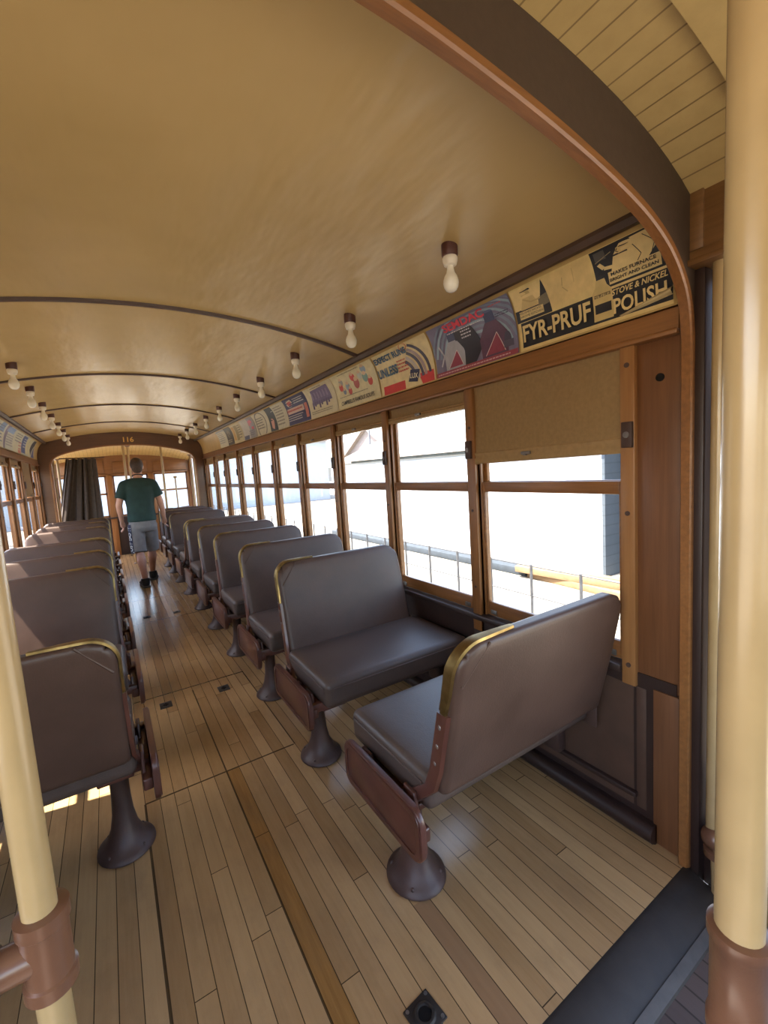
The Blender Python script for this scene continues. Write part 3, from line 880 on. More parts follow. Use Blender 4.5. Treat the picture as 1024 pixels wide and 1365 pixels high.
# 116 on the far arch
me = text_polys('116', 0.115, 0, 0.002); t = bmesh.new(); t.from_mesh(me); bpy.data.meshes.remove(me)
for v in t.verts: v.co = Vector((v.co.x*1.05 + 0.385, 8.6865 - v.co.z, v.co.y + 2.192))
me = bpy.data.meshes.new('car_number'); t.to_mesh(me); t.free(); me.materials.append(flat_paint((226, 176, 84)))
o = bpy.data.objects.new('car_number', me); COL.objects.link(o); o.parent = af; o['label'] = 'gold 116 lettering'

# ------------------------------------------------------------------ roller shades
def make_shade(y0, y1, z, x, tilt=0.0, left=False, full_=False):
    e = empty('roller_shade', (0, 0, 0))
    b = B(); n = 8
    front, back_ = [], []
    for i in range(n+1):
        t = i/n; zz = ZR - (ZR-z)*t
        front.append([(x + 0.004*math.sin(t*5), y0 + (y1-y0)*k/4, zz + tilt*(k/4-0.5)*t) for k in range(5)])
        back_.append([(x + 0.004 + 0.004*math.sin(t*5), y0 + (y1-y0)*k/4, zz + tilt*(k/4-0.5)*t) for k in range(5)])
    b.strip(front); b.strip(back_)
    fb = b.mirror() if left else b
    fb.done('cloth', SHADEF, e, 60)
    b = B()
    ht = 0.052 if full_ else 0.030
    rows = []
    for k in range(9):
        y = y0-0.012 + (y1-y0+0.024)*k/8; zz = z + tilt*(k/8-0.5)
        rows.append([(x-0.007, y, zz+ht), (x-0.012, y, zz+ht-0.006), (x-0.007, y, zz+ht*0.55), (x-0.013, y, zz+ht*0.35), (x-0.010, y, zz-0.006), (x+0.008, y, zz-0.006), (x+0.008, y, zz+ht)])
    b.strip(rows, close=True)
    b.faces(rows[0], [tuple(range(7))]); b.faces(rows[-1], [tuple(range(7))])
    fb = b.mirror() if left else b
    h = fb.done('hem_bar', HEMF, e, 50)
    b = B(); ym = (y0+y1)/2 + 0.04; zz = z + ht*0.5
    b.box((x-0.024, ym-0.024, zz-0.006), (x-0.010, ym+0.024, zz+0.009), 0.004)
    b.box((x-0.028, ym-0.008, zz-0.010), (x-0.018, ym+0.008, zz-0.002), 0.002)
    fb = b.mirror() if left else b
    fb.done('finger_pull', STEEL, h)
    return e
wz = [1.447, 1.730, 1.728, 1.715, 1.728, 1.724, 1.73, 1.722, 1.728, 1.70]
ordn = ['nearest', 'second', 'third', 'fourth', 'fifth', 'sixth', 'seventh', 'eighth', 'ninth', 'tenth']
for k in range(10):
    ya = POSTS[k] + (0.030 if k == 0 else 0.034); yb = POSTS[k+1] - 0.034
    if k == 0:
        s = make_shade(ya, 1.632, wz[k], 1.584, -0.010, full_=True)
        tag(s, 'tan roller shade half drawn down over the nearest right window', 'window shade')
    else:
        s = make_shade(ya, yb, wz[k], 1.598)
        tag(s, 'tan roller shade rolled up at the %s window from the front on the right wall' % ordn[k], 'window shade', 'rolled up shades')
for k in range(10):
    ya = POSTS[k]+0.034; yb = POSTS[k+1]-0.034
    s = make_shade(ya, yb, {8: 1.36, 0: 0.74, 1: 0.74}.get(k, 1.725), 1.586 if k in (0, 1, 8) else 1.598, left=True, full_=k < 2)
    if k == 8: tag(s, 'sunlit roller shade half drawn near the far end of the left wall', 'window shade')
    elif k < 2: tag(s, 'tan roller shade fully drawn down at the %s left window from the front' % ordn[k], 'window shade')
    else: tag(s, 'tan roller shade rolled up at the %s window from the front on the left wall' % ordn[k], 'window shade', 'rolled up shades')

# ------------------------------------------------------------------ ceiling lamps
def make_lamp():
    e = empty('ceiling_lamp')
    b = B(); b.lathe([(0.030, 0.012), (0.030, -0.028), (0.027, -0.034), (0.0, -0.034)], n=24); b.done('lamp_base', LAMPBASE, e)
    b = B(); b.lathe([(0.025, -0.034), (0.028, -0.040), (0.0275, -0.050), (0.023, -0.064), (0.019, -0.066), (0.0, -0.066)], n=28)
    b.done('socket', PORC, e)
    b = B(); b.lathe([(0.0125, -0.062), (0.0135, -0.080), (0.017, -0.092), (0.0245, -0.104), (0.0285, -0.118), (0.029, -0.128), (0.026, -0.142), (0.019, -0.153), (0.010, -0.158), (0.0, -0.159)], n=24)
    b.done('bulb', BULB, e, 80)
    return e
lamp = make_lamp(); first = True
for side, x in (('right', 1.155), ('left', -0.425)):
    for k in range(10):
        y = 1.275 + 0.782*k
        if side == 'left' and k < 3: continue
        lab = 'bare bulb on a brown base, %s from the camera in the %s ceiling row' % (ordn[k] if side == 'right' else ordn[k-3], side)
        z = ceil_z(x)-0.004
        if first:
            lamp.location = (x, y, z); tag(lamp, lab, 'light bulb', 'bare bulbs along the ceiling'); first = False
        else: dup(lamp, (x, y, z), 0, lab)

# ------------------------------------------------------------------ bench seats
def rrect(x0, x1, y0, y1, r, n=6):
    p = []
    for (cx, cy, a) in ((x1-r, y1-r, 0), (x0+r, y1-r, PI/2), (x0+r, y0+r, PI), (x1-r, y0+r, 1.5*PI)):
        for k in range(n+1): p.append((cx+r*math.cos(a+PI/2*k/n), cy+r*math.sin(a+PI/2*k/n)))
    return p
TILT = 0.24
BY = -0.268
def make_seat(ax):
    """walk-over bench facing local +y; ax = -1 puts the aisle end at -x, +1 at +x"""
    e = empty('bench_seat')
    fx = lambda c: (c.x*(-ax), c.y, c.z)          # drawn for aisle at -x
    def fin(bb, name, m, parent=e, smooth=45):
        bb.xf(fx); return bb.done(name, m, parent, smooth)
    # cushion
    b = B(); b.pillow((0.01, 0.050, 0.452), (0.425, 0.245, 0.062), 0.030, 0.012)
    cu = fin(b, 'cushion', VINYLC, smooth=70)
    b = B()
    z = 0.484
    b.tube([(-0.39, 0.294, z), (0.41, 0.294, z)], 0.004, 6); b.tube([(-0.4145, -0.17, z), (-0.4145, 0.27, z)], 0.004, 6)
    fin(b, 'welt', VINYL, cu)
    # backrest
    zc, hz = 0.716, 0.246
    lean = lambda c: (c.x, c.y - TILT*(c.z-zc), c.z)
    def back_shape(bb):
        return bb.xf(lambda c: (c.x, c.y*(1.0-0.22*max(0, (c.z-zc)/hz)) + BY - TILT*(c.z-zc), c.z))
    b = B(); b.pillow((-0.005, 0, zc), (0.395, 0.042, hz), 0.026, 0.0, 0.085)
    back_shape(b)
    bk = fin(b, 'backrest', VINYL, smooth=70)
    # diagonal welts at the aisle top corner, front and rear
    b = B()
    for s in (-1, 1):
        b.tube([(-0.395+0.012, s*0.040, 0.845), (-0.395+0.105, s*0.038, 0.956)], 0.0045, 6)
    back_shape(b); fin(b, 'corner_welt', VINYL, bk)
    # brass grab rail wrapping the aisle top corner
    path = [(-0.175, zc+hz+0.004), (-0.25, zc+hz+0.0045)]
    Rr = 0.090; cxx, czz = -0.400+Rr-0.004, zc+hz+0.004-Rr
    for k in range(11):
        a = PI/2 + PI/2*k/10; path.append((cxx+Rr*math.cos(a), czz+Rr*math.sin(a)))
    path += [(-0.404, 0.82), (-0.404, 0.752)]
    def ribbon(pth, wid, th, offy=0.0):
        rows = []
        for i, (x, z) in enumerate(pth):
            a = pth[max(i-1, 0)]; c2 = pth[min(i+1, len(pth)-1)]
            L = math.hypot(c2[0]-a[0], c2[1]-a[1]); nx, nz = (c2[1]-a[1])/L, -(c2[0]-a[0])/L
            w2 = wid(i/(len(pth)-1)) if callable(wid) else wid
            rows.append([(x-nx*th, -w2, z-nz*th), (x+nx*th, -w2*0.8, z+nz*th), (x+nx*th*1.4, 0, z+nz*th*1.4), (x+nx*th, w2*0.8, z+nz*th), (x-nx*th, w2, z-nz*th)])
        bb = B(); bb.strip(rows, close=True); bb.faces(rows[0], [(0, 1, 2, 3, 4)]); bb.faces(rows[-1], [(0, 1, 2, 3, 4)])
        return bb
    b = ribbon(path, lambda t: 0.011 + 0.010*min(1, t*8, (1.02-t)*10), 0.0038)
    b.xf(lambda c: (c.x, c.y + BY - TILT*(c.z-zc), c.z))
    fin(b, 'grab_handle', BRASS, bk)
    # thin trim along the wall-side corner
    # painted iron side arm with rivets, down to the pivot
    arm = [(-0.404, 0.752), (-0.405, 0.66), (-0.406, 0.56), (-0.410, 0.49), (-0.420, 0.44), (-0.428, 0.39)]
    b = ribbon(arm, lambda t: 0.026 + 0.030*max(0, t-0.55), 0.006)
    b.xf(lambda c: (c.x, c.y + BY - TILT*(c.z-zc) + 0.10*max(0, 0.50-c.z)/0.11, c.z))
    for z in (0.71, 0.645, 0.585, 0.525):
        b.sphere((-0.4125, BY-TILT*(z-zc), z), 0.0065, 8, 1, (0.5, 1, 1.2))
    fin(b, 'side_arm', [MAROON, STEEL], e)
    # wall-side arm
    b = B(); b.box((0.388, -0.235, 0.38), (0.396, -0.17, 0.52), 0.004); fin(b, 'wall_arm', IRON, e)
    # aisle end panel with raised rim
    b = B()
    b.prism(rrect(-0.238, 0.238, 0.280, 0.452, 0.045), 'x', -0.478, -0.458, 0, 0.004)
    for (r0, off) in ((0.040, 0.0),):
        o_ = rrect(-0.232, 0.232, 0.286, 0.446, 0.040); i_ = rrect(-0.215, 0.215, 0.302, 0.430, 0.028)
        rows = [[(-0.477, *p) for p in o_], [(-0.482, *p) for p in o_], [(-0.482, *p) for p in i_], [(-0.477, *p) for p in i_]]
        b.strip(rows, close=True)
    fin(b, 'end_panel', MAROON, e)
    # under-frame
    b = B()
    for y in (-0.09, 0.19): b.box((-0.455, y-0.020, 0.352), (0.435, y+0.020, 0.392), 0.005)
    b.box((-0.458, -0.215, 0.330), (-0.425, 0.215, 0.375), 0.006)
    b.box((-0.40, -0.12, 0.345), (-0.28, 0.21, 0.370), 0.006); b.box((0.30, -0.12, 0.345), (0.36, 0.21, 0.370), 0.006)
    b.prism([(-0.17, 0.37), (-0.09, 0.37), (-0.10, 0.452), (-0.155, 0.452)], 'x', -0.440, -0.426, 0, 0.004)
    b.prism([(0.09, 0.37), (0.19, 0.37), (0.17, 0.43), (0.11, 0.43)], 'x', -0.440, -0.426, 0, 0.004)
    fin(b, 'under_frame', MAROON, e)
    # pedestal
    b = B()
    b.lathe([(0.0, 0.0), (0.112, 0.0), (0.118, 0.006), (0.116, 0.014), (0.100, 0.024), (0.074, 0.050), (0.055, 0.092), (0.043, 0.150), (0.038, 0.220), (0.038, 0.290), (0.044, 0.318), (0.058, 0.330), (0.060, 0.350), (0.0, 0.352)], (-0.345, 0.0, 0.0), 32, sx=0.88, sy=0.95)
    for k in range(4):
        a = PI/4 + PI/2*k; b.sphere((-0.345+0.084*math.cos(a), 0.090*math.sin(a), 0.024), 0.008, 8)
    fin(b, 'pedestal', IRON, e)
    b = B(); b.box((0.405, -0.05, 0.16), (0.455, 0.05, 0.352), 0.012); b.box((0.36, -0.035, 0.30), (0.44, 0.035, 0.352), 0.008)
    fin(b, 'wall_bracket', IRON, e)
    return e
XR, XL = 1.130, MIRX(1.130)
protoA = make_seat(-1)     # aisle at -x when facing +y (right side, facing away)
protoB = make_seat(+1)     # aisle at +x when facing +y
# (y centre, facing away?)
right_seats = [(1.19, True), (2.01, False), (2.79, False), (3.65, False), (4.44, False), (5.22, False), (6.02, True), (6.84, False), (7.62, False), (8.28, False)]
left_seats = [(1.97, True), (2.80, False), (3.57, False), (4.42, False), (5.17, True), (5.80, False), (6.60, False), (7.38, False)]
right_lab = ['brown vinyl bench nearest on the right, back to the camera with a brass grab handle',
 'brown bench on the right facing the camera, directly opposite the nearest one',
 'brown bench facing the camera, third on the right of the aisle',
 'brown bench facing the camera, fourth on the right of the aisle',
 'brown bench facing the camera, fifth on the right of the aisle',
 'brown bench facing the camera, sixth on the right, in front of one turned away',
 'brown bench turned away from the camera, seventh on the right of the aisle',
 'brown bench facing the camera, eighth on the right of the aisle',
 'brown bench facing the camera, ninth on the right of the aisle',
 'brown bench facing the camera, farthest of all on the right of the aisle']
left_lab = ['brown vinyl bench nearest on the left, its back to the camera beside the cream pole',
 'brown bench second on the left, facing the camera behind the nearest backrest',
 'brown bench third on the left of the aisle, a sun strip on its top edge',
 'brown bench fourth on the left of the aisle, facing the camera',
 'brown bench fifth on the left of the aisle, turned away from the camera',
 'brown bench sixth on the left with a bright sun patch on its backrest',
 'brown bench seventh on the left of the aisle, facing the camera',
 'brown bench farthest on the left, in front of the dark curtain']
used = set()
def place(proto, loc, rz, lab):
    if proto.name not in used:
        used.add(proto.name); proto.location = loc; proto.rotation_euler = (0, 0, rz)
        tag(proto, lab, 'bench seat', 'bench seats of the tram')
    else: dup(proto, loc, rz, lab)
tag(protoA, 'x', 'bench seat', 'bench seats of the tram'); tag(protoB, 'x', 'bench seat', 'bench seats of the tram')
for (y, away), lab in zip(right_seats, right_lab):
    place(protoA if away else protoB, (XR, y, 0), 0 if away else PI, lab)
for (y, away), lab in zip(left_seats, left_lab):
    place(protoB if away else protoA, (XL, y, 0), 0 if away else PI, lab)

# ------------------------------------------------------------------ floor fittings
def hatch_pull(x, y, lab):
    e = empty('floor_latch', (x, y, 0))
    b = B(); b.box((-0.036, -0.042, -0.002), (0.036, 0.042, 0.003), 0.001); b.done('plate', GREYMETAL, e)
    b = B(); b.lathe([(0.0, 0), (0.016, 0), (0.016, 0.0015), (0.0, 0.0015)], (0, 0, 0.0026), 16); b.box((-0.004, -0.022, 0.003), (0.004, 0.022, 0.007), 0.002)
    b.done('ring_pull', BLACK, e)
    return tag(e, lab, 'floor latch', 'floor hatch latches')
hatch_pull(0.172, 3.095, 'small dark metal floor latch nearer the left benches')
hatch_pull(0.532, 3.080, 'small dark metal floor latch nearer the right benches')
hatch_pull(0.215, 5.30, 'dark floor latch in the shiny floor behind the walking person, left one')
hatch_pull(0.505, 5.26, 'dark floor latch in the shiny floor behind the walking person, right one')
e = empty('floor_socket', (0.560, 0.848, 0)); e.rotation_euler = (0, 0, 0.10)
b = B(); b.box((-0.042, -0.042, -0.002), (0.042, 0.042, 0.004), 0.002)
for sx in (-1, 1):
    for sy in (-1, 1): b.lathe([(0.0, 0.004), (0.005, 0.004), (0.005, 0.006), (0.0, 0.006)], (sx*0.033, sy*0.033, 0), 10, 1)
b.done('plate', [GREYMETAL, STEEL], e)
b = B(); b.lathe([(0.018, 0.003), (0.020, 0.009), (0.026, 0.009), (0.031, 0.003)], n=28); b.done('raised_ring', GREYMETAL, e)
b = B(); b.lathe([(0.0, 0.004), (0.018, 0.004), (0.018, 0.005), (0.0, 0.005)], n=24); b.done('socket_hole', BLACK, e)
tag(e, 'square dark metal floor socket plate at the bottom edge of the aisle', 'floor socket')

# ------------------------------------------------------------------ stanchion poles of the near vestibule
def pole(name, pts, r, lab, fittings=(), cat='grab pole', fl=None):
    e = empty(name, (pts[0][0], pts[0][1], 0))
    o = Vector((pts[0][0], pts[0][1], 0))
    b = B(); b.tube([Vector(p)-o for p in pts], r, 28); b.done('tube', CREAMP, e, 60)
    return tag(e, lab, cat), o
# left pole with tee
lx, ly = -0.128, 0.655
e, o = pole('grab_pole', [(lx+0.004, ly, -0.04), (lx, ly, 2.30)], 0.0185, 'cream grab pole at the left edge with brown pipe tee')
zt = 0.885
b = B(); b.lathe([(0.0, -0.052), (0.0285, -0.052), (0.0285, -0.036), (0.0255, -0.034), (0.0255, 0.030), (0.0285, 0.033), (0.0285, 0.050), (0.0205, 0.052), (0.0, 0.052)], (0, 0, zt), 28)
b.tube([(0, 0, zt-0.002), (-0.030, 0.0, zt-0.002), (-0.048, 0.0, zt-0.002)], [0.0225, 0.0225, 0.0225], 20)
b.tube([(-0.046, 0.0, zt-0.002), (-0.056, 0.0, zt-0.002)], 0.0262, 20)
b.done('pipe_tee', BROWNP, e)
b = B(); b.tube([(-0.05, 0.0, zt-0.002), (-0.78, 0.0, zt-0.002)], 0.0165, 20); b.done('side_rail', CREAMP, e)
# right pole (close to the camera) with brown socket
rx, ry = 0.506, 0.163
e, o = pole('grab_pole', [(rx, ry, -0.04), (rx, ry, 2.40)], 0.0215, 'thick cream grab pole close to the camera at the right edge')
b = B(); b.lathe([(0.0, -0.092), (0.0275, -0.092), (0.0275, -0.078), (0.0250, -0.074), (0.0250, 0.018), (0.0278, 0.022), (0.0278, 0.034), (0.0235, 0.036), (0.0, 0.036)], (0, 0, 0.915), 28)
b.done('pipe_coupling', BROWNP, e)
# second right pole beyond it with an elbow
px_, py_ = 1.580, 0.585
e, o = pole('grab_pole', [(px_, py_, 0.17), (px_, py_, 1.990)], 0.0205, 'slim cream grab pole beside the dark door post')
b = B(); b.sphere((-0.004, -0.01, 0.160), 0.042, 18, sc=(1, 1, 0.92)); b.lathe([(0.0, 0), (0.039, 0), (0.039, 0.022), (0.0, 0.022)], (-0.016, -0.020, 0.112), 20)
b.done('pipe_elbow', BROWNP, e)
b = B(); b.tube([(-0.016, -0.020, 0.14), (-0.020, -0.026, 0.0), (-0.020, -0.026, -0.04)], 0.0205, 20); b.done('lower_tube', CREAMP, e)

# ------------------------------------------------------------------ near vestibule shell
def vest_z(x, dy=0):
    t = abs(x-CX)/1.15
    return 2.372 - 0.085*t**2 - 0.075*t**5
b = B(); M_ = 30
xs3 = [CX-1.22 + 2.44*i/M_ for i in range(M_+1)]
b.strip([[(x, y, vest_z(x)) for x in xs3] for y in (0.47, 0.652)])
b.strip([[(x, y, vest_z(x)-0.0) for x in xs3] for y in (-1.3, 0.47)])
struct(b.done('ceiling_vestibule', BEAD, smooth=60))
# cross rib of the vestibule ceiling
b = B(); rows = []
for x in xs3:
    z = vest_z(x); rows.append([(x, 0.475, z+0.01), (x, 0.470, z-0.020), (x, 0.40, z-0.022), (x, 0.395, z+0.01)])
b.strip(rows, close=True)
struct(b.done('trim_5', BOARDC))
for side in ('right', 'left'):
    fin = (lambda bb: bb.mirror()) if side == 'left' else (lambda bb: bb)
    w = struct(empty('wall_vestibule_'+side))
    b = B()
    b.box((1.545, -1.3, 2.000), (1.72, 0.652, 2.235), 0.003)
    b.box((1.530, -1.3, 2.205), (1.56, 0.652, 2.240), 0.006); b.box((1.538, -1.3, 2.000), (1.56, 0.652, 2.030), 0.004)
    b.box((1.538, 0.615, 2.03), (1.56, 0.652, 2.21), 0.003)
    b.box((1.525, -1.3, 1.985), (1.72, 0.652, 2.004), 0.004)
    fin(b).done('door_header', HEADY, w)
    b = B(); b.box((1.572, 0.622, -0.06), (1.72, 0.652, 1.985), 0.004)
    fin(b).done('door_post', DARKP, w)
    b = B(); b.box((1.660, 0.50, -0.06), (1.70, 0.60, 1.985), 0.004)
    fin(b).done('door_jamb', WOODZ, w)
    b = B(); b.box((1.60, 0.10, 0.255), (1.63, 0.56, 0.375), 0.006); b.box((1.58, 0.10, -0.05), (1.64, 0.52, 0.20), 0.006)
    fin(b).done('door_kick_board', wood('kick_board_wood', (0.20, 0.12, 0.045), (0.34, 0.21, 0.08), 'y', 0.5), w)
    b = B(); b.box((1.61, 0.42, -0.06), (1.72, 0.622, 0.10), 0.004); fin(b).done('step_riser', DARKP, w)
    if side == 'left':
        b = B(); b.box((1.62, -1.3, -0.06), (1.72, 0.60, 0.72), 0.004)
        fin(b).done('side_panel', DARKP, w)

# the end of the car behind the viewer
w = struct(empty('wall_vestibule_end'))
b = B(); b.box((CX-1.37, -1.36, -0.06), (CX+1.37, -1.31, 0.86), 0.004); b.box((CX-1.37, -1.36, 1.72), (CX+1.37, -1.31, 2.5), 0.004); b.done('dash_panel', DARKP, w)
b = B()
for x in (CX-1.34, CX-0.42, CX+0.42, CX+1.34): b.box((x-0.05, -1.37, 0.86), (x+0.05, -1.30, 1.72), 0.004)
b.done('end_post', WOODZ, w)
for k in range(3):
    wn = struct(empty('window_%d' % (24+k)))
    b = B(); x0 = CX-1.29+0.92*k - (0.0 if k != 1 else 0.0); x0 = (CX-1.29, CX-0.37, CX+0.47)[k]; x1 = (CX-0.47, CX+0.37, CX+1.29)[k]
    for (a, c_, z0, z1) in ((x0, x1, 0.86, 0.90), (x0, x1, 1.68, 1.72), (x0, x0+0.03, 0.86, 1.72), (x1-0.03, x1, 0.86, 1.72)): b.box((a, -1.35, z0), (c_, -1.325, z1))
    sa = b.done('sash', WOODX, wn); b = B(); b.box((x0+0.028, -1.34, 0.898), (x1-0.028, -1.336, 1.682)); b.done('pane', GLASS, sa, 0)

# ------------------------------------------------------------------ far vestibule
YE = 10.40
b = B()
def fv_z(x): return 2.165 - 0.16*((x-CX)/1.2)**2
xs4 = [CX-1.25 + 2.5*i/30 for i in range(31)]
b.strip([[(x, y, fv_z(x) - 0.16*max(0, (y-9.5))**2) for x in xs4] for y in [8.72 + 1.7*k/10 for k in range(11)]])
struct(b.done('ceiling_far_vestibule', BEAD, smooth=60))
w = struct(empty('wall_end'))
b = B()
b.box((CX-1.25, YE, 1.64), (CX+1.25, YE+0.05, 2.5))
for (x0, x1, z0, z1) in ((-0.78, -0.02, 1.68, 1.96), (0.14, 0.74, 1.68, 1.90), (0.86, 1.50, 1.68, 1.90)):
    b.box((x0, YE-0.016, z0), (x1, YE, z1), 0.005)
b.box((CX-1.2, YE-0.03, 1.635), (CX+1.2, YE, 1.665), 0.005)
b.done('header_panel', HEADX, w)
b = B()
for x in (-0.86, 0.055, 0.80, 1.56): b.box((x-0.055, YE-0.03, 0.0), (x+0.055, YE+0.06, 1.66), 0.006)
b.done('end_post', WOODZ, w)
b = B(); b.box((CX-1.25, YE, 0.0), (CX+1.25, YE+0.05, 0.78)); b.box((CX-1.2, YE-0.06, 0.76), (CX+1.2, YE+0.05, 0.79), 0.006)
b.done('dash_panel', DARKP, w)
for k, (x0, x1) in enumerate(((-0.805, 0.0), (0.11, 0.745), (0.855, 1.505))):
    wn = struct(empty('window_%d' % (21+k)))
    for nm, z0, z1, dy in (('upper_sash', 1.245, 1.64, 0.03), ('lower_sash', 0.79, 1.285, 0.0)):
        b = B(); y = YE+dy
        b.box((x0, y, z0), (x0+0.03, y+0.028, z1)); b.box((x1-0.03, y, z0), (x1, y+0.028, z1))
        b.box((x0, y, z0), (x1, y+0.028, z0+0.04)); b.box((x0, y, z1-0.035), (x1, y+0.028, z1))
        s = b.done(nm, WOODX, wn)
        b = B(); b.box((x0+0.028, y+0.012, z0+0.038), (x1-0.028, y+0.016, z1-0.033)); b.done('pane', GLASS, s, 0)
for side in ('right', 'left'):
    fin = (lambda bb: bb.mirror()) if side == 'left' else (lambda bb: bb)
    w = struct(empty('wall_far_vestibule_'+side))
    b = B(); b.box((1.56, 8.73, 1.90), (1.66, YE+0.05, 2.5), 0.004); fin(b).done('door_header', HEADY, w)
    b = B(); b.box((1.56, 8.73, 0.0), (1.62, 8.82, 1.90), 0.004); b.box((1.575, 9.5, 0.0), (1.62, 9.57, 1.90), 0.004); b.box((1.56, YE-0.1, 0), (1.62, YE, 1.9), 0.004); fin(b).done('door_post', WOODZ, w)
    b = B(); b.box((1.58, 8.82, 0.0), (1.61, YE-0.1, 0.62), 0.004); fin(b).done('lower_panel', DARKP, w)
# poles there
def fpole(x, y, z1, lab, z0=0.0):
    e = empty('grab_pole', (x, y, 0))
    b = B(); b.tube([(0, 0, z0), (0, 0, z1)], 0.019, 16); b.done('tube', CREAMP, e, 60)
    b = B(); b.lathe([(0.0, 0.0), (0.045, 0.0), (0.045, 0.010), (0.026, 0.022), (0.0, 0.022)], (0, 0, z0), 18)
    b.lathe([(0.0, -0.022), (0.026, -0.022), (0.045, -0.008), (0.045, 0.0), (0.0, 0.0)], (0, 0, z1), 18); b.done('flange', BROWNP, e)
    return tag(e, lab, 'grab pole')
fpole(0.310, 9.05, fv_z(0.31)-0.002, 'cream pole left of the walking person at the far end')
fpole(0.405, 9.60, fv_z(0.40)-0.006, 'cream pole just behind the walking person')
fpole(0.880, 8.78, fv_z(0.88)-0.002, 'cream pole right of the walking person')
fpole(1.375, 8.95, 1.92, 'leftmost of three thin cream poles in the far right doorway')
fpole(1.455, 9.05, 1.90, 'middle one of three thin cream poles in the far right doorway')
fpole(1.520, 9.15, 1.90, 'rightmost of three thin cream poles in the far right doorway')
fpole(-0.690, 8.80, 1.93, 'cream pole left of the dark curtain, against the far arch')
fpole(-0.655, 9.12, 1.93, 'second cream pole left of the dark curtain, just behind the first')
# low guard rail
e = empty('guard_rail', (1.02, 9.3, 0))
b = B(); b.tube([(-0.14, 0, 0.0), (-0.14, 0, 0.87), (-0.12, 0, 0.90), (0.30, 0, 0.93), (0.32, 0, 0.90), (0.32, 0, 0.0)], 0.016, 14); b.done('rail', BROWNP, e, 60)
b = B(); b.tube([(0.12, 0.10, 0.0), (0.12, 0.10, 1.50)], 0.014, 12); b.box((0.09, 0.07, 1.50), (0.15, 0.13, 1.54), 0.005); b.done('control_post', CREAMP, e, 60)
tag(e, 'low brown guard rail with thin post behind the farthest right bench', 'rail')
# small white end lamps
for (x, y, lab) in ((-0.62, 8.86, 'small white bulb near the curtain top left'), (1.30, 8.86, 'small white bulb under the far arch on the right'), (1.36, 9.0, 'second small white bulb under the far arch on the right')):
    e = empty('vestibule_bulb', (x, y, 1.985))
    b = B(); b.lathe([(0.022, 0.02), (0.024, 0.0), (0.016, -0.012), (0.0, -0.012)], n=16, mat=Matrix.Rotation(PI/2, 4, 'Y')); b.done('socket', PORC, e)
    b = B(); b.sphere((-0.055, 0, 0), 0.030, 14, sc=(1.35, 0.9, 0.9)); b.done('bulb', BULB, e, 80)
    b = B(); b.box((0.0, -0.012, -0.01), (0.03, 0.012, 0.16), 0.003); b.done('bracket', LAMPBASE, e)
    tag(e, lab, 'light bulb', 'bulbs of the far vestibule')

# curtain
b = B()
rows, rows2 = [], []
for i in range(25):
    t = i/24; z = 1.915 - 1.30*t
    x0 = -0.530 - 0.26*t; x1 = -0.115 + 0.02*t
    r, r2 = [], []
    for k in range(65):
        s = k/64
        fold = 0.035*math.sin(s*26 + 1.2*math.sin(s*9+1) + 0.5*t) * (0.55+0.6*t) + 0.012*math.sin(s*57+t*2)
        x = x0 + (x1-x0)*s + 0.010*math.sin(s*40+t)
        r.append((x, 8.98 + fold, z + 0.010*math.sin(s*30)*(1-t))); r2.append((x, 8.988 + fold, z + 0.010*math.sin(s*30)*(1-t)))
    rows.append(r); rows2.append(r2)
b.strip(rows); b.strip(rows2)
e = empty('curtain', (0, 0, 0)); b.done('cloth', CURT, e, 70)
b = B(); b.tube([(-0.62, 8.98, 1.925), (0.02, 8.98, 1.925)], 0.010, 10); b.done('rod', DARKTRIM, e)
for k in range(7):
    b = B(); b.lathe([(0.011, -0.003), (0.017, -0.003), (0.017, 0.003), (0.011, 0.003)], (-0.515+0.066*k, 8.98, 1.925), 12, mat=Matrix.Rotation(PI/2, 4, 'Y'))
    b.done('curtain_ring', BRASS, e)
tag(e, 'dark brown curtain hanging at the far end behind the left benches', 'curtain')

# ------------------------------------------------------------------ the walking person
def remesh_obj(bb, name, m, parent, vox=0.007, smooth_it=6, loc=None):
    o = bb.done(name, m, parent, 0)
    md = o.modifiers.new('r', 'REMESH'); md.mode = 'VOXEL'; md.voxel_size = vox
    sm = o.modifiers.new('s', 'SMOOTH'); sm.iterations = smooth_it; sm.factor = 0.5
    bpy.context.view_layer.update()
    me = bpy.data.meshes.new_from_object(o.evaluated_get(bpy.context.evaluated_depsgraph_get()))
    o.modifiers.clear(); o.data = me
    for p in me.polygons: p.use_smooth = True
    if not me.materials: me.materials.append(m)
    return o
def loft(b, rings, n=20):
    """rings: (x, y, z, rx, ry)"""
    rows = [[(x+rx*math.cos(2*PI*k/n), y+ry*math.sin(2*PI*k/n), z) for k in range(n)] for (x, y, z, rx, ry) in rings]
    b.strip(rows, close=True); b.faces(rows[0], [tuple(range(n))]); b.faces(rows[-1], [tuple(range(n))])
    return b
P = empty('person', (0.375, 7.10, 0))
body = B()
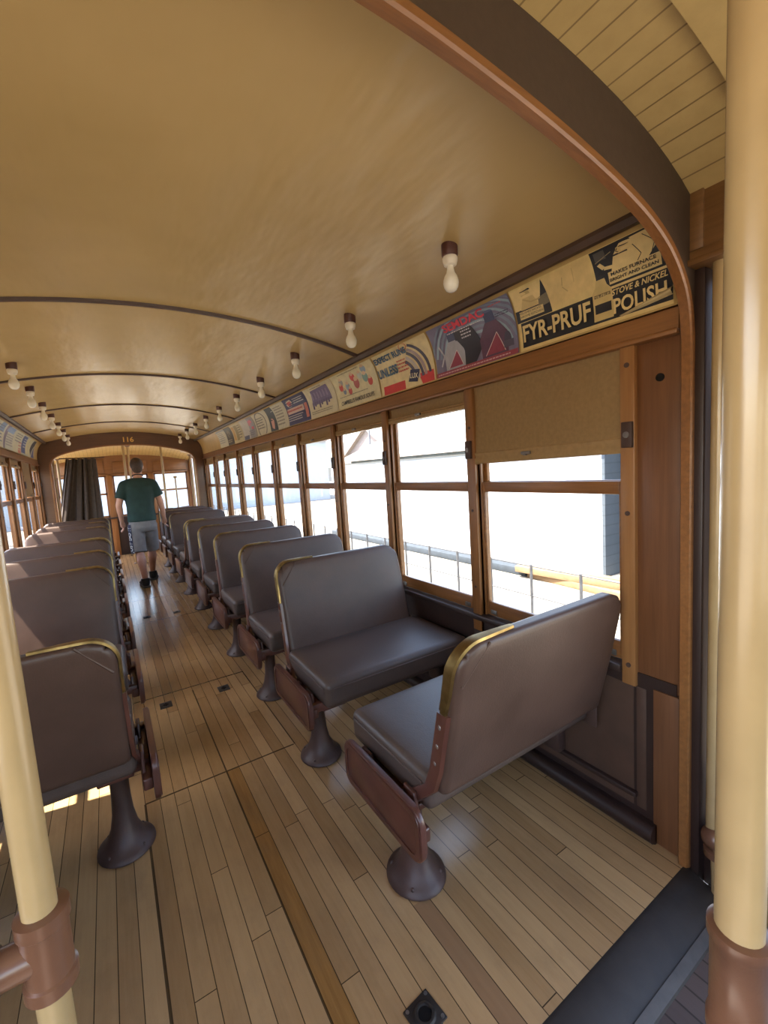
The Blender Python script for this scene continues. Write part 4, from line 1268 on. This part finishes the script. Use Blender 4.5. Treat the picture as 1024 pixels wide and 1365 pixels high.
# torso, neck, head
loft(body, [(0, 0, 0.86, 0.15, 0.11), (0, 0.0, 0.98, 0.155, 0.115), (0, 0.005, 1.12, 0.14, 0.10), (0, 0.01, 1.30, 0.165, 0.11), (0, 0.01, 1.42, 0.175, 0.10), (0, 0.015, 1.49, 0.11, 0.075), (0.005, 0.02, 1.53, 0.060, 0.058), (0.008, 0.03, 1.61, 0.056, 0.060)])
body.sphere((0.010, 0.040, 1.690), 0.1, 20, sc=(0.76, 0.96, 1.08))
body.sphere((0.010, 0.075, 1.645), 0.07, 16, sc=(0.82, 0.85, 0.95))
body.sphere((0.012, 0.142, 1.668), 0.016, 10, sc=(0.8, 1.0, 1.4))        # nose
body.sphere((0.012, 0.126, 1.628), 0.018, 10, sc=(1.3, 0.7, 0.5))        # lips
for s in (-1, 1):
    body.sphere((0.010+s*0.078, 0.035, 1.672), 0.03, 12, sc=(0.35, 0.65, 1.05))   # ears
# arms: shoulder, elbow, wrist, with palms and fingers
def arm(sh, el, wr, hd, s):
    body.tube([sh, tuple((a*0.5+c*0.5) for a, c in zip(sh, el)), el], [0.048, 0.046, 0.041], 14)
    body.tube([el, tuple(a*0.65+c*0.35 for a, c in zip(el, wr)), wr], [0.041, 0.040, 0.027], 14)
    body.sphere(el, 0.041, 12); body.sphere(sh, 0.048, 14)
    w, h = Vector(wr), Vector(hd)
    d = (h-w).normalized()
    side = Vector((0, 1, 0)); side = (side - d*side.dot(d)).normalized()
    inw = d.cross(side).normalized()*s
    body.tube([w, w+d*0.03, w+d*0.075, w+d*0.092], [0.027, 0.034, 0.036, 0.030], 12, flat=0.75)
    for i, L in enumerate((0.070, 0.080, 0.076, 0.060)):
        base = w + d*0.085 + side*(0.028-0.019*i)
        p1 = base + d*L*0.5 + inw*0.010; p2 = p1 + d*L*0.30 + inw*0.018; p3 = p2 + d*L*0.14 + inw*0.022
        body.tube([base, p1, p2, p3], [0.0105, 0.010, 0.009, 0.0075], 8)
    tb = w + d*0.032 + side*0.030
    body.tube([tb, tb+d*0.03+side*0.016+inw*0.006, tb+d*0.062+side*0.014+inw*0.014], [0.013, 0.011, 0.008], 8)
arm((-0.185, 0.01, 1.43), (-0.262, -0.03, 1.155), (-0.250, 0.03, 0.925), (-0.236, 0.06, 0.84), -1)
arm((0.190, 0.01, 1.43), (0.262, 0.03, 1.160), (0.288, 0.09, 0.920), (0.292, 0.12, 0.83), 1)
# legs
def leg(hip, kn, an, s):
    body.tube([hip, tuple(a*0.5+c*0.5 for a, c in zip(hip, kn)), kn], [0.085, 0.072, 0.054], 16)
    body.sphere(kn, 0.055, 12)
    mid = tuple(a*0.68+c*0.32 for a, c in zip(kn, an)); mid = (mid[0], mid[1]-0.015, mid[2])
    body.tube([kn, mid, tuple(a*0.3+c*0.7 for a, c in zip(kn, an)), an], [0.052, 0.060, 0.042, 0.036], 14)
KL, AL = (-0.085, -0.10, 0.485), (-0.060, -0.245, 0.115)
KR, AR = (0.085, 0.10, 0.490), (0.070, 0.235, 0.120)
leg((-0.082, 0, 0.90), KL, AL, -1); leg((0.082, 0, 0.90), KR, AR, 1)
for A in (AL, AR): body.tube([A, (A[0], A[1]+0.02, 0.06), (A[0], A[1]+0.12, 0.045)], [0.036, 0.040, 0.034], 12)
remesh_obj(body, 'body', SKIN, P, 0.0065, 5)
# shirt
b = B()
loft(b, [(0, 0, 0.905, 0.185, 0.135), (0, 0, 0.92, 0.187, 0.137), (0, 0.0, 1.00, 0.180, 0.130), (0, 0.005, 1.12, 0.176, 0.124), (0, 0.01, 1.28, 0.192, 0.130), (0, 0.012, 1.40, 0.200, 0.122), (0, 0.012, 1.46, 0.165, 0.100), (0, 0.018, 1.508, 0.095, 0.078), (0.003, 0.02, 1.525, 0.072, 0.066)], 28)
for sh, el in (((-0.17, 0.01, 1.425), (-0.258, -0.025, 1.185)), ((0.175, 0.01, 1.425), (0.262, 0.022, 1.19))):
    m_ = tuple(a*0.45+c*0.55 for a, c in zip(sh, el)); en = tuple(a*0.24+c*0.76 for a, c in zip(sh, el))
    b.tube([(sh[0]*0.35, 0.012, 1.478), (sh[0]*0.7, 0.012, 1.458), sh], [0.050, 0.058, 0.066], 16)
    b.sphere(sh, 0.072, 14); b.tube([sh, m_, en], [0.074, 0.073, 0.075], 18)
remesh_obj(b, 't_shirt', SHIRT, P, 0.009, 16)['label'] = 'dark green short sleeved t-shirt'
# shorts
b = B()
loft(b, [(0, 0, 0.97, 0.160, 0.120), (0, 0, 0.90, 0.172, 0.130), (0, -0.004, 0.82, 0.180, 0.138), (0, 0, 0.76, 0.175, 0.125)], 28)
for kn, s in ((KL, -1), (KR, 1)):
    hp = (s*0.085, -0.002, 0.86); en = (kn[0]+s*0.004, kn[1]+0.0, 0.475)
    b.tube([hp, tuple(a*0.5+c*0.5 for a, c in zip(hp, en)), en], [0.100, 0.097, 0.094], 20)
so = remesh_obj(b, 'shorts', SHORTS, P, 0.008, 5); so['label'] = 'grey knee length shorts with navy side panel'
# navy side panel and its lettering on the left leg, laid just outside the shorts
hp, en = Vector((-0.085, -0.002, 0.86)), Vector((KL[0]-0.004, KL[1], 0.475))
def side_pt(t, a, off):
    c_ = hp.lerp(en, t); r_ = 0.100 - 0.006*t + off
    return c_ + Vector((-math.cos(a)*r_*1.0, -math.sin(a)*r_, 0))
b = B()
b.strip([[side_pt(-0.04 + 1.04*i/20, -0.35 + 1.20*k/10, 0.004) for k in range(11)] for i in range(21)])
b.done('side_panel', NAVY, so, 60)
me = text_polys('JUST DO IT', 0.085, 0, 0.002); t = bmesh.new(); t.from_mesh(me); bpy.data.meshes.remove(me)
bmesh.ops.triangulate(t, faces=t.faces[:])
for v in t.verts:
    q = side_pt(0.50 - v.co.x/0.46, 0.46 - v.co.y/0.10, 0.0065); v.co = q
me = bpy.data.meshes.new('lettering'); t.to_mesh(me); t.free(); me.materials.append(WHITEP)
o = bpy.data.objects.new('lettering', me); COL.objects.link(o); o.parent = so
# hair
b = B(); b.sphere((0.010, 0.022, 1.712), 0.1, 22, sc=(0.84, 0.98, 0.98)); b.sphere((0.010, -0.015, 1.655), 0.07, 16, sc=(1.0, 0.80, 1.05))
remesh_obj(b, 'hair', HAIR, P, 0.007, 4)
# lanyard
b = B(); rr = []
for k in range(25):
    a = 2*PI*k/24; rr.append((0.006+0.066*math.cos(a), 0.022+0.066*math.sin(a), 1.552 - 0.018*math.sin(a)))
b.tube(rr, 0.008, 8, cap=False); b.done('lanyard', SHOE, P, 60)
# shoes
for A, rot in ((AL, 0.10), (AR, -0.12)):
    b = B(); ca, sa = math.cos(rot), math.sin(rot)
    b.sphere((0, -0.005, 0.060), 0.05, 14, sc=(0.90, 1.1, 1.15)); b.sphere((0, 0.075, 0.050), 0.05, 14, sc=(0.95, 1.5, 0.85)); b.sphere((0, 0.155, 0.042), 0.045, 14, sc=(1.05, 1.25, 0.75))
    b.lathe([(0.0, 0.05), (0.044, 0.05), (0.048, 0.115), (0.0, 0.12)], (0, 0.0, 0.0), 16)
    b.xf(lambda c: (A[0] + 1.15*(c.x*ca - c.y*sa), A[1] + 1.12*(c.x*sa + c.y*ca), max(0.010, 1.1*c.z)))
    sh = remesh_obj(b, 'shoe', SHOE, P, 0.006, 3)
    b = B(); pr = [(-0.042, -0.05), (-0.030, -0.068), (0.030, -0.068), (0.042, -0.05), (0.044, 0.06), (0.052, 0.13), (0.044, 0.19), (0.015, 0.215), (-0.015, 0.215), (-0.044, 0.19), (-0.052, 0.13), (-0.044, 0.06)]
    b.prism(pr, 'z', 0.001, 0.026, 0, 0.005)
    b.xf(lambda c: (A[0] + 1.15*(c.x*ca - c.y*sa), A[1] + 1.12*(c.x*sa + c.y*ca), c.z)); b.done('sole', SOLE, sh)
tag(P, 'person in dark green t-shirt and grey shorts walking away down the aisle', 'person')

# ------------------------------------------------------------------ outside
GZ = -0.95
b = B(); b.faces([(-60, -40, GZ), (90, -40, GZ), (90, 110, GZ), (-60, 110, GZ)], [(0, 1, 2, 3)])
struct(b.done('ground', GROUND, smooth=0))

def gable(name, lab, x0, x1, y0, y1, h, rise, wallm, roofm, over=0.35, axis='y', cat='building', wins=()):
    e = empty(name, (x0, y0, GZ))
    X, Y = x1-x0, y1-y0
    b = B()
    if axis == 'y': b.prism([(0, 0), (X, 0), (X, h), (X/2, h+rise), (0, h)], 'y', 0, Y)
    else: b.prism([(0, 0), (Y, 0), (Y, h), (Y/2, h+rise), (0, h)], 'x', 0, X)
    b.done('wall', wallm, e, 0)
    b = B(); t = 0.10
    if axis == 'y':
        s = rise/(X/2)
        b.prism([(-over, h-over*s), (X/2, h+rise), (X+over, h-over*s), (X+over, h-over*s+t), (X/2, h+rise+t), (-over, h-over*s+t)], 'y', -over, Y+over)
    else:
        s = rise/(Y/2)
        b.prism([(-over, h-over*s), (Y/2, h+rise), (Y+over, h-over*s), (Y+over, h-over*s+t), (Y/2, h+rise+t), (-over, h-over*s+t)], 'x', -over, X+over)
    b.done('roof', roofm, e, 0)
    for (wx, wy, wz_, sy, sz) in wins:
        f = B(); f.box((wx-0.05, wy, wz_), (wx+0.02, wy+sy, wz_+sz)); wo = f.done('window', DARKWIN, e, 0)
    return tag(e, lab, cat)
gable('warehouse', 'white sided warehouse with a tin roof right outside the nearest windows', 8.0, 15.0, 4.85, 14.5, 2.75, 1.0, WSIDE, TINROOF, 0.2)
gable('warehouse', 'taller tin roofed shed rising behind the white warehouse', 16.5, 24.0, 4.0, 16.0, 4.6, 2.4, WSIDE, TINROOF)
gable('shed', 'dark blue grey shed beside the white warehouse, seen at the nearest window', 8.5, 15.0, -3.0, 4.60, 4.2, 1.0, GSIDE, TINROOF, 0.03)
gable('house', 'grey brick house with a gable seen through the middle windows', 18.0, 25.0, 27.0, 34.0, 3.6, 2.0, BRICK, TINROOF, axis='x', wins=((0, 1.2, 1.0, 1.0, 1.4), (0, 4.2, 1.0, 1.0, 1.4)))
gable('building', 'low pale building with square windows between house and warehouse', 12.5, 18.0, 17.5, 24.5, 2.9, 1.1, WSIDE, TINROOF, wins=((0, 1.0, 1.2, 1.2, 1.1), (0, 3.6, 1.2, 1.4, 1.1)))
gable('building', 'long pale building far off to the right', 22.0, 30.0, 40.0, 66.0, 4.0, 1.6, PALEB, TINROOF, wins=[(0, 2+4*k, 1.2, 1.6, 1.6) for k in range(6)])
gable('building', 'pale blue building outside the far end windows', -12.0, 16.0, 34.0, 42.0, 5.0, 1.6, PALEB, TINROOF, axis='x')
gable('building', 'pale building outside the left windows', -22.0, -13.0, 2.0, 32.0, 3.6, 1.2, WSIDE, TINROOF)
wh = bpy.data.objects['warehouse']
b = B(); b.box((0.0, -0.06, 0.0), (7.0, 0.0, 2.75)); b.done('end_wall_shade', GSIDE, wh, 0)  # thin dark sheet: shade of the white end wall put in as colour
b = B(); b.box((-0.14, -0.15, 2.62), (-0.06, 9.8, 2.80)); b.done('eave_strip', paint('eave_grey', (0.045, 0.05, 0.042), 0.8, 0.3, 3), wh, 0)  # dark grey-green strip along the warehouse eave
# kerb and lumber in front of the warehouse
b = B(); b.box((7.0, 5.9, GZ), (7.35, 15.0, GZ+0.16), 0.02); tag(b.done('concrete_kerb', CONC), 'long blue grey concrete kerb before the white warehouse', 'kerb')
for k in range(5):
    b = B(); b.box((-0.08, -1.1, 0), (0.08, 1.1, 0.12), 0.008)
    o = b.done('timber_beam', BUNDLE, None, 30)
    o.location = (7.0 + 0.17*(k % 3), 4.75 + 0.06*k, GZ + 0.12*(k//3)); o.rotation_euler = (0, 0, 0.05*(k-2) + 0.03)
    tag(o, 'weathered timber beam in the small pile at the warehouse corner', 'timber', 'timber beams by the warehouse')
# fence
fe = empty('wire_fence', (4.05, 0, GZ))
for k in range(40):
    b = B(); b.tube([(0, 0.80+0.632*k, 0), (0, 0.80+0.632*k, 1.17)], 0.017, 8); b.done('fence_post', FENCEM, fe)
for z in (1.155, 0.80, 0.45):
    b = B(); b.tube([(0, 0.5, z), (0, 26, z)], 0.009, 6); b.done('fence_rail', FENCEM, fe)
tag(fe, 'thin steel post and rail fence along the track outside', 'fence')
# street light
e = empty('street_light', (15.5, 26.0, GZ))
b = B(); b.tube([(0, 0, 0), (0, 0, 5.2), (0.2, 0, 5.5), (1.0, 0, 5.6)], 0.06, 8); b.done('pole', FENCEM, e)
b = B(); b.box((0.8, -0.15, 5.52), (1.5, 0.15, 5.68), 0.04); b.done('lamp_head', STEEL, e)
tag(e, 'tall street light pole outside the middle windows', 'street light')
# trees
def tree(x, y, h, r, lab, seed):
    rnd = random.Random(seed)
    e = empty('tree', (x, y, GZ))
    b = B(); b.tube([(0, 0, 0), (0.1, 0, h*0.4), (0, 0.1, h*0.7)], [0.22, 0.17, 0.10], 8); b.done('trunk', BARK, e)
    b = B(); vs, fs = [], []
    for k in range(900):
        a, u, q = rnd.uniform(0, 2*PI), rnd.uniform(-1, 1), rnd.random()**0.4
        s = math.sqrt(1-u*u); c_ = Vector((math.cos(a)*s*r*q, math.sin(a)*s*r*q, h*0.72 + u*r*0.85*q))
        d1 = Vector((rnd.uniform(-1, 1), rnd.uniform(-1, 1), rnd.uniform(-1, 1))).normalized()*0.22
        d2 = Vector((rnd.uniform(-1, 1), rnd.uniform(-1, 1), rnd.uniform(-1, 1))).normalized()*0.18
        i = len(vs); vs += [c_-d1, c_-d2, c_+d1, c_+d2]; fs.append((i, i+1, i+2, i+3))
    b.faces(vs, fs); b.done('foliage', LEAF, e, 0)
    return tag(e, lab, 'tree')
tree(15.0, 50.0, 8.0, 2.8, 'green tree beyond the brick house', 1)
tree(27.0, 24.0, 7.5, 1.8, 'small tree above the tin roofs', 2)
tree(-8.0, 24.0, 5.5, 2.6, 'green tree outside the left windows', 3)

# ------------------------------------------------------------------ light
w = bpy.data.worlds.new('world'); S.world = w; w.use_nodes = True
nt = w.node_tree; bg = nt.nodes['Background']
sky = nt.nodes.new('ShaderNodeTexSky')
sky.sky_type = 'NISHITA'; sky.sun_disc = False
sky.sun_elevation = math.radians(61); sky.sun_rotation = math.radians(-75)
sky.air_density = 1.0; sky.dust_density = 1.5; sky.ozone_density = 1.0
nt.links.new(mixc(nt, 1.0, sky.outputs['Color'], (1.0, 0.885, 0.79), 'MULTIPLY'), bg.inputs['Color'])
bg.inputs['Strength'].default_value = 0.40
sun = bpy.data.lights.new('sun', 'SUN'); sun.energy = 8.0; sun.angle = math.radians(0.53); sun.color = (1.0, 0.93, 0.80)
so_ = bpy.data.objects.new('sun', sun); COL.objects.link(so_)
d = Vector((0.5, -0.09, -1.0)).normalized()
so_.rotation_euler = d.to_track_quat('-Z', 'Y').to_euler()

S.view_settings.view_transform = 'Standard'; S.view_settings.look = 'None'
S.view_settings.gamma = 1.0; S.view_settings.use_curve_mapping = False
S.view_settings.exposure = 2.2
S.cycles.max_bounces = 14; S.cycles.diffuse_bounces = 8; S.cycles.transparent_max_bounces = 16
S.cycles.sample_clamp_indirect = 6.0
S.cycles.use_denoising = True
S.cycles.caustics_reflective = False; S.cycles.caustics_refractive = False
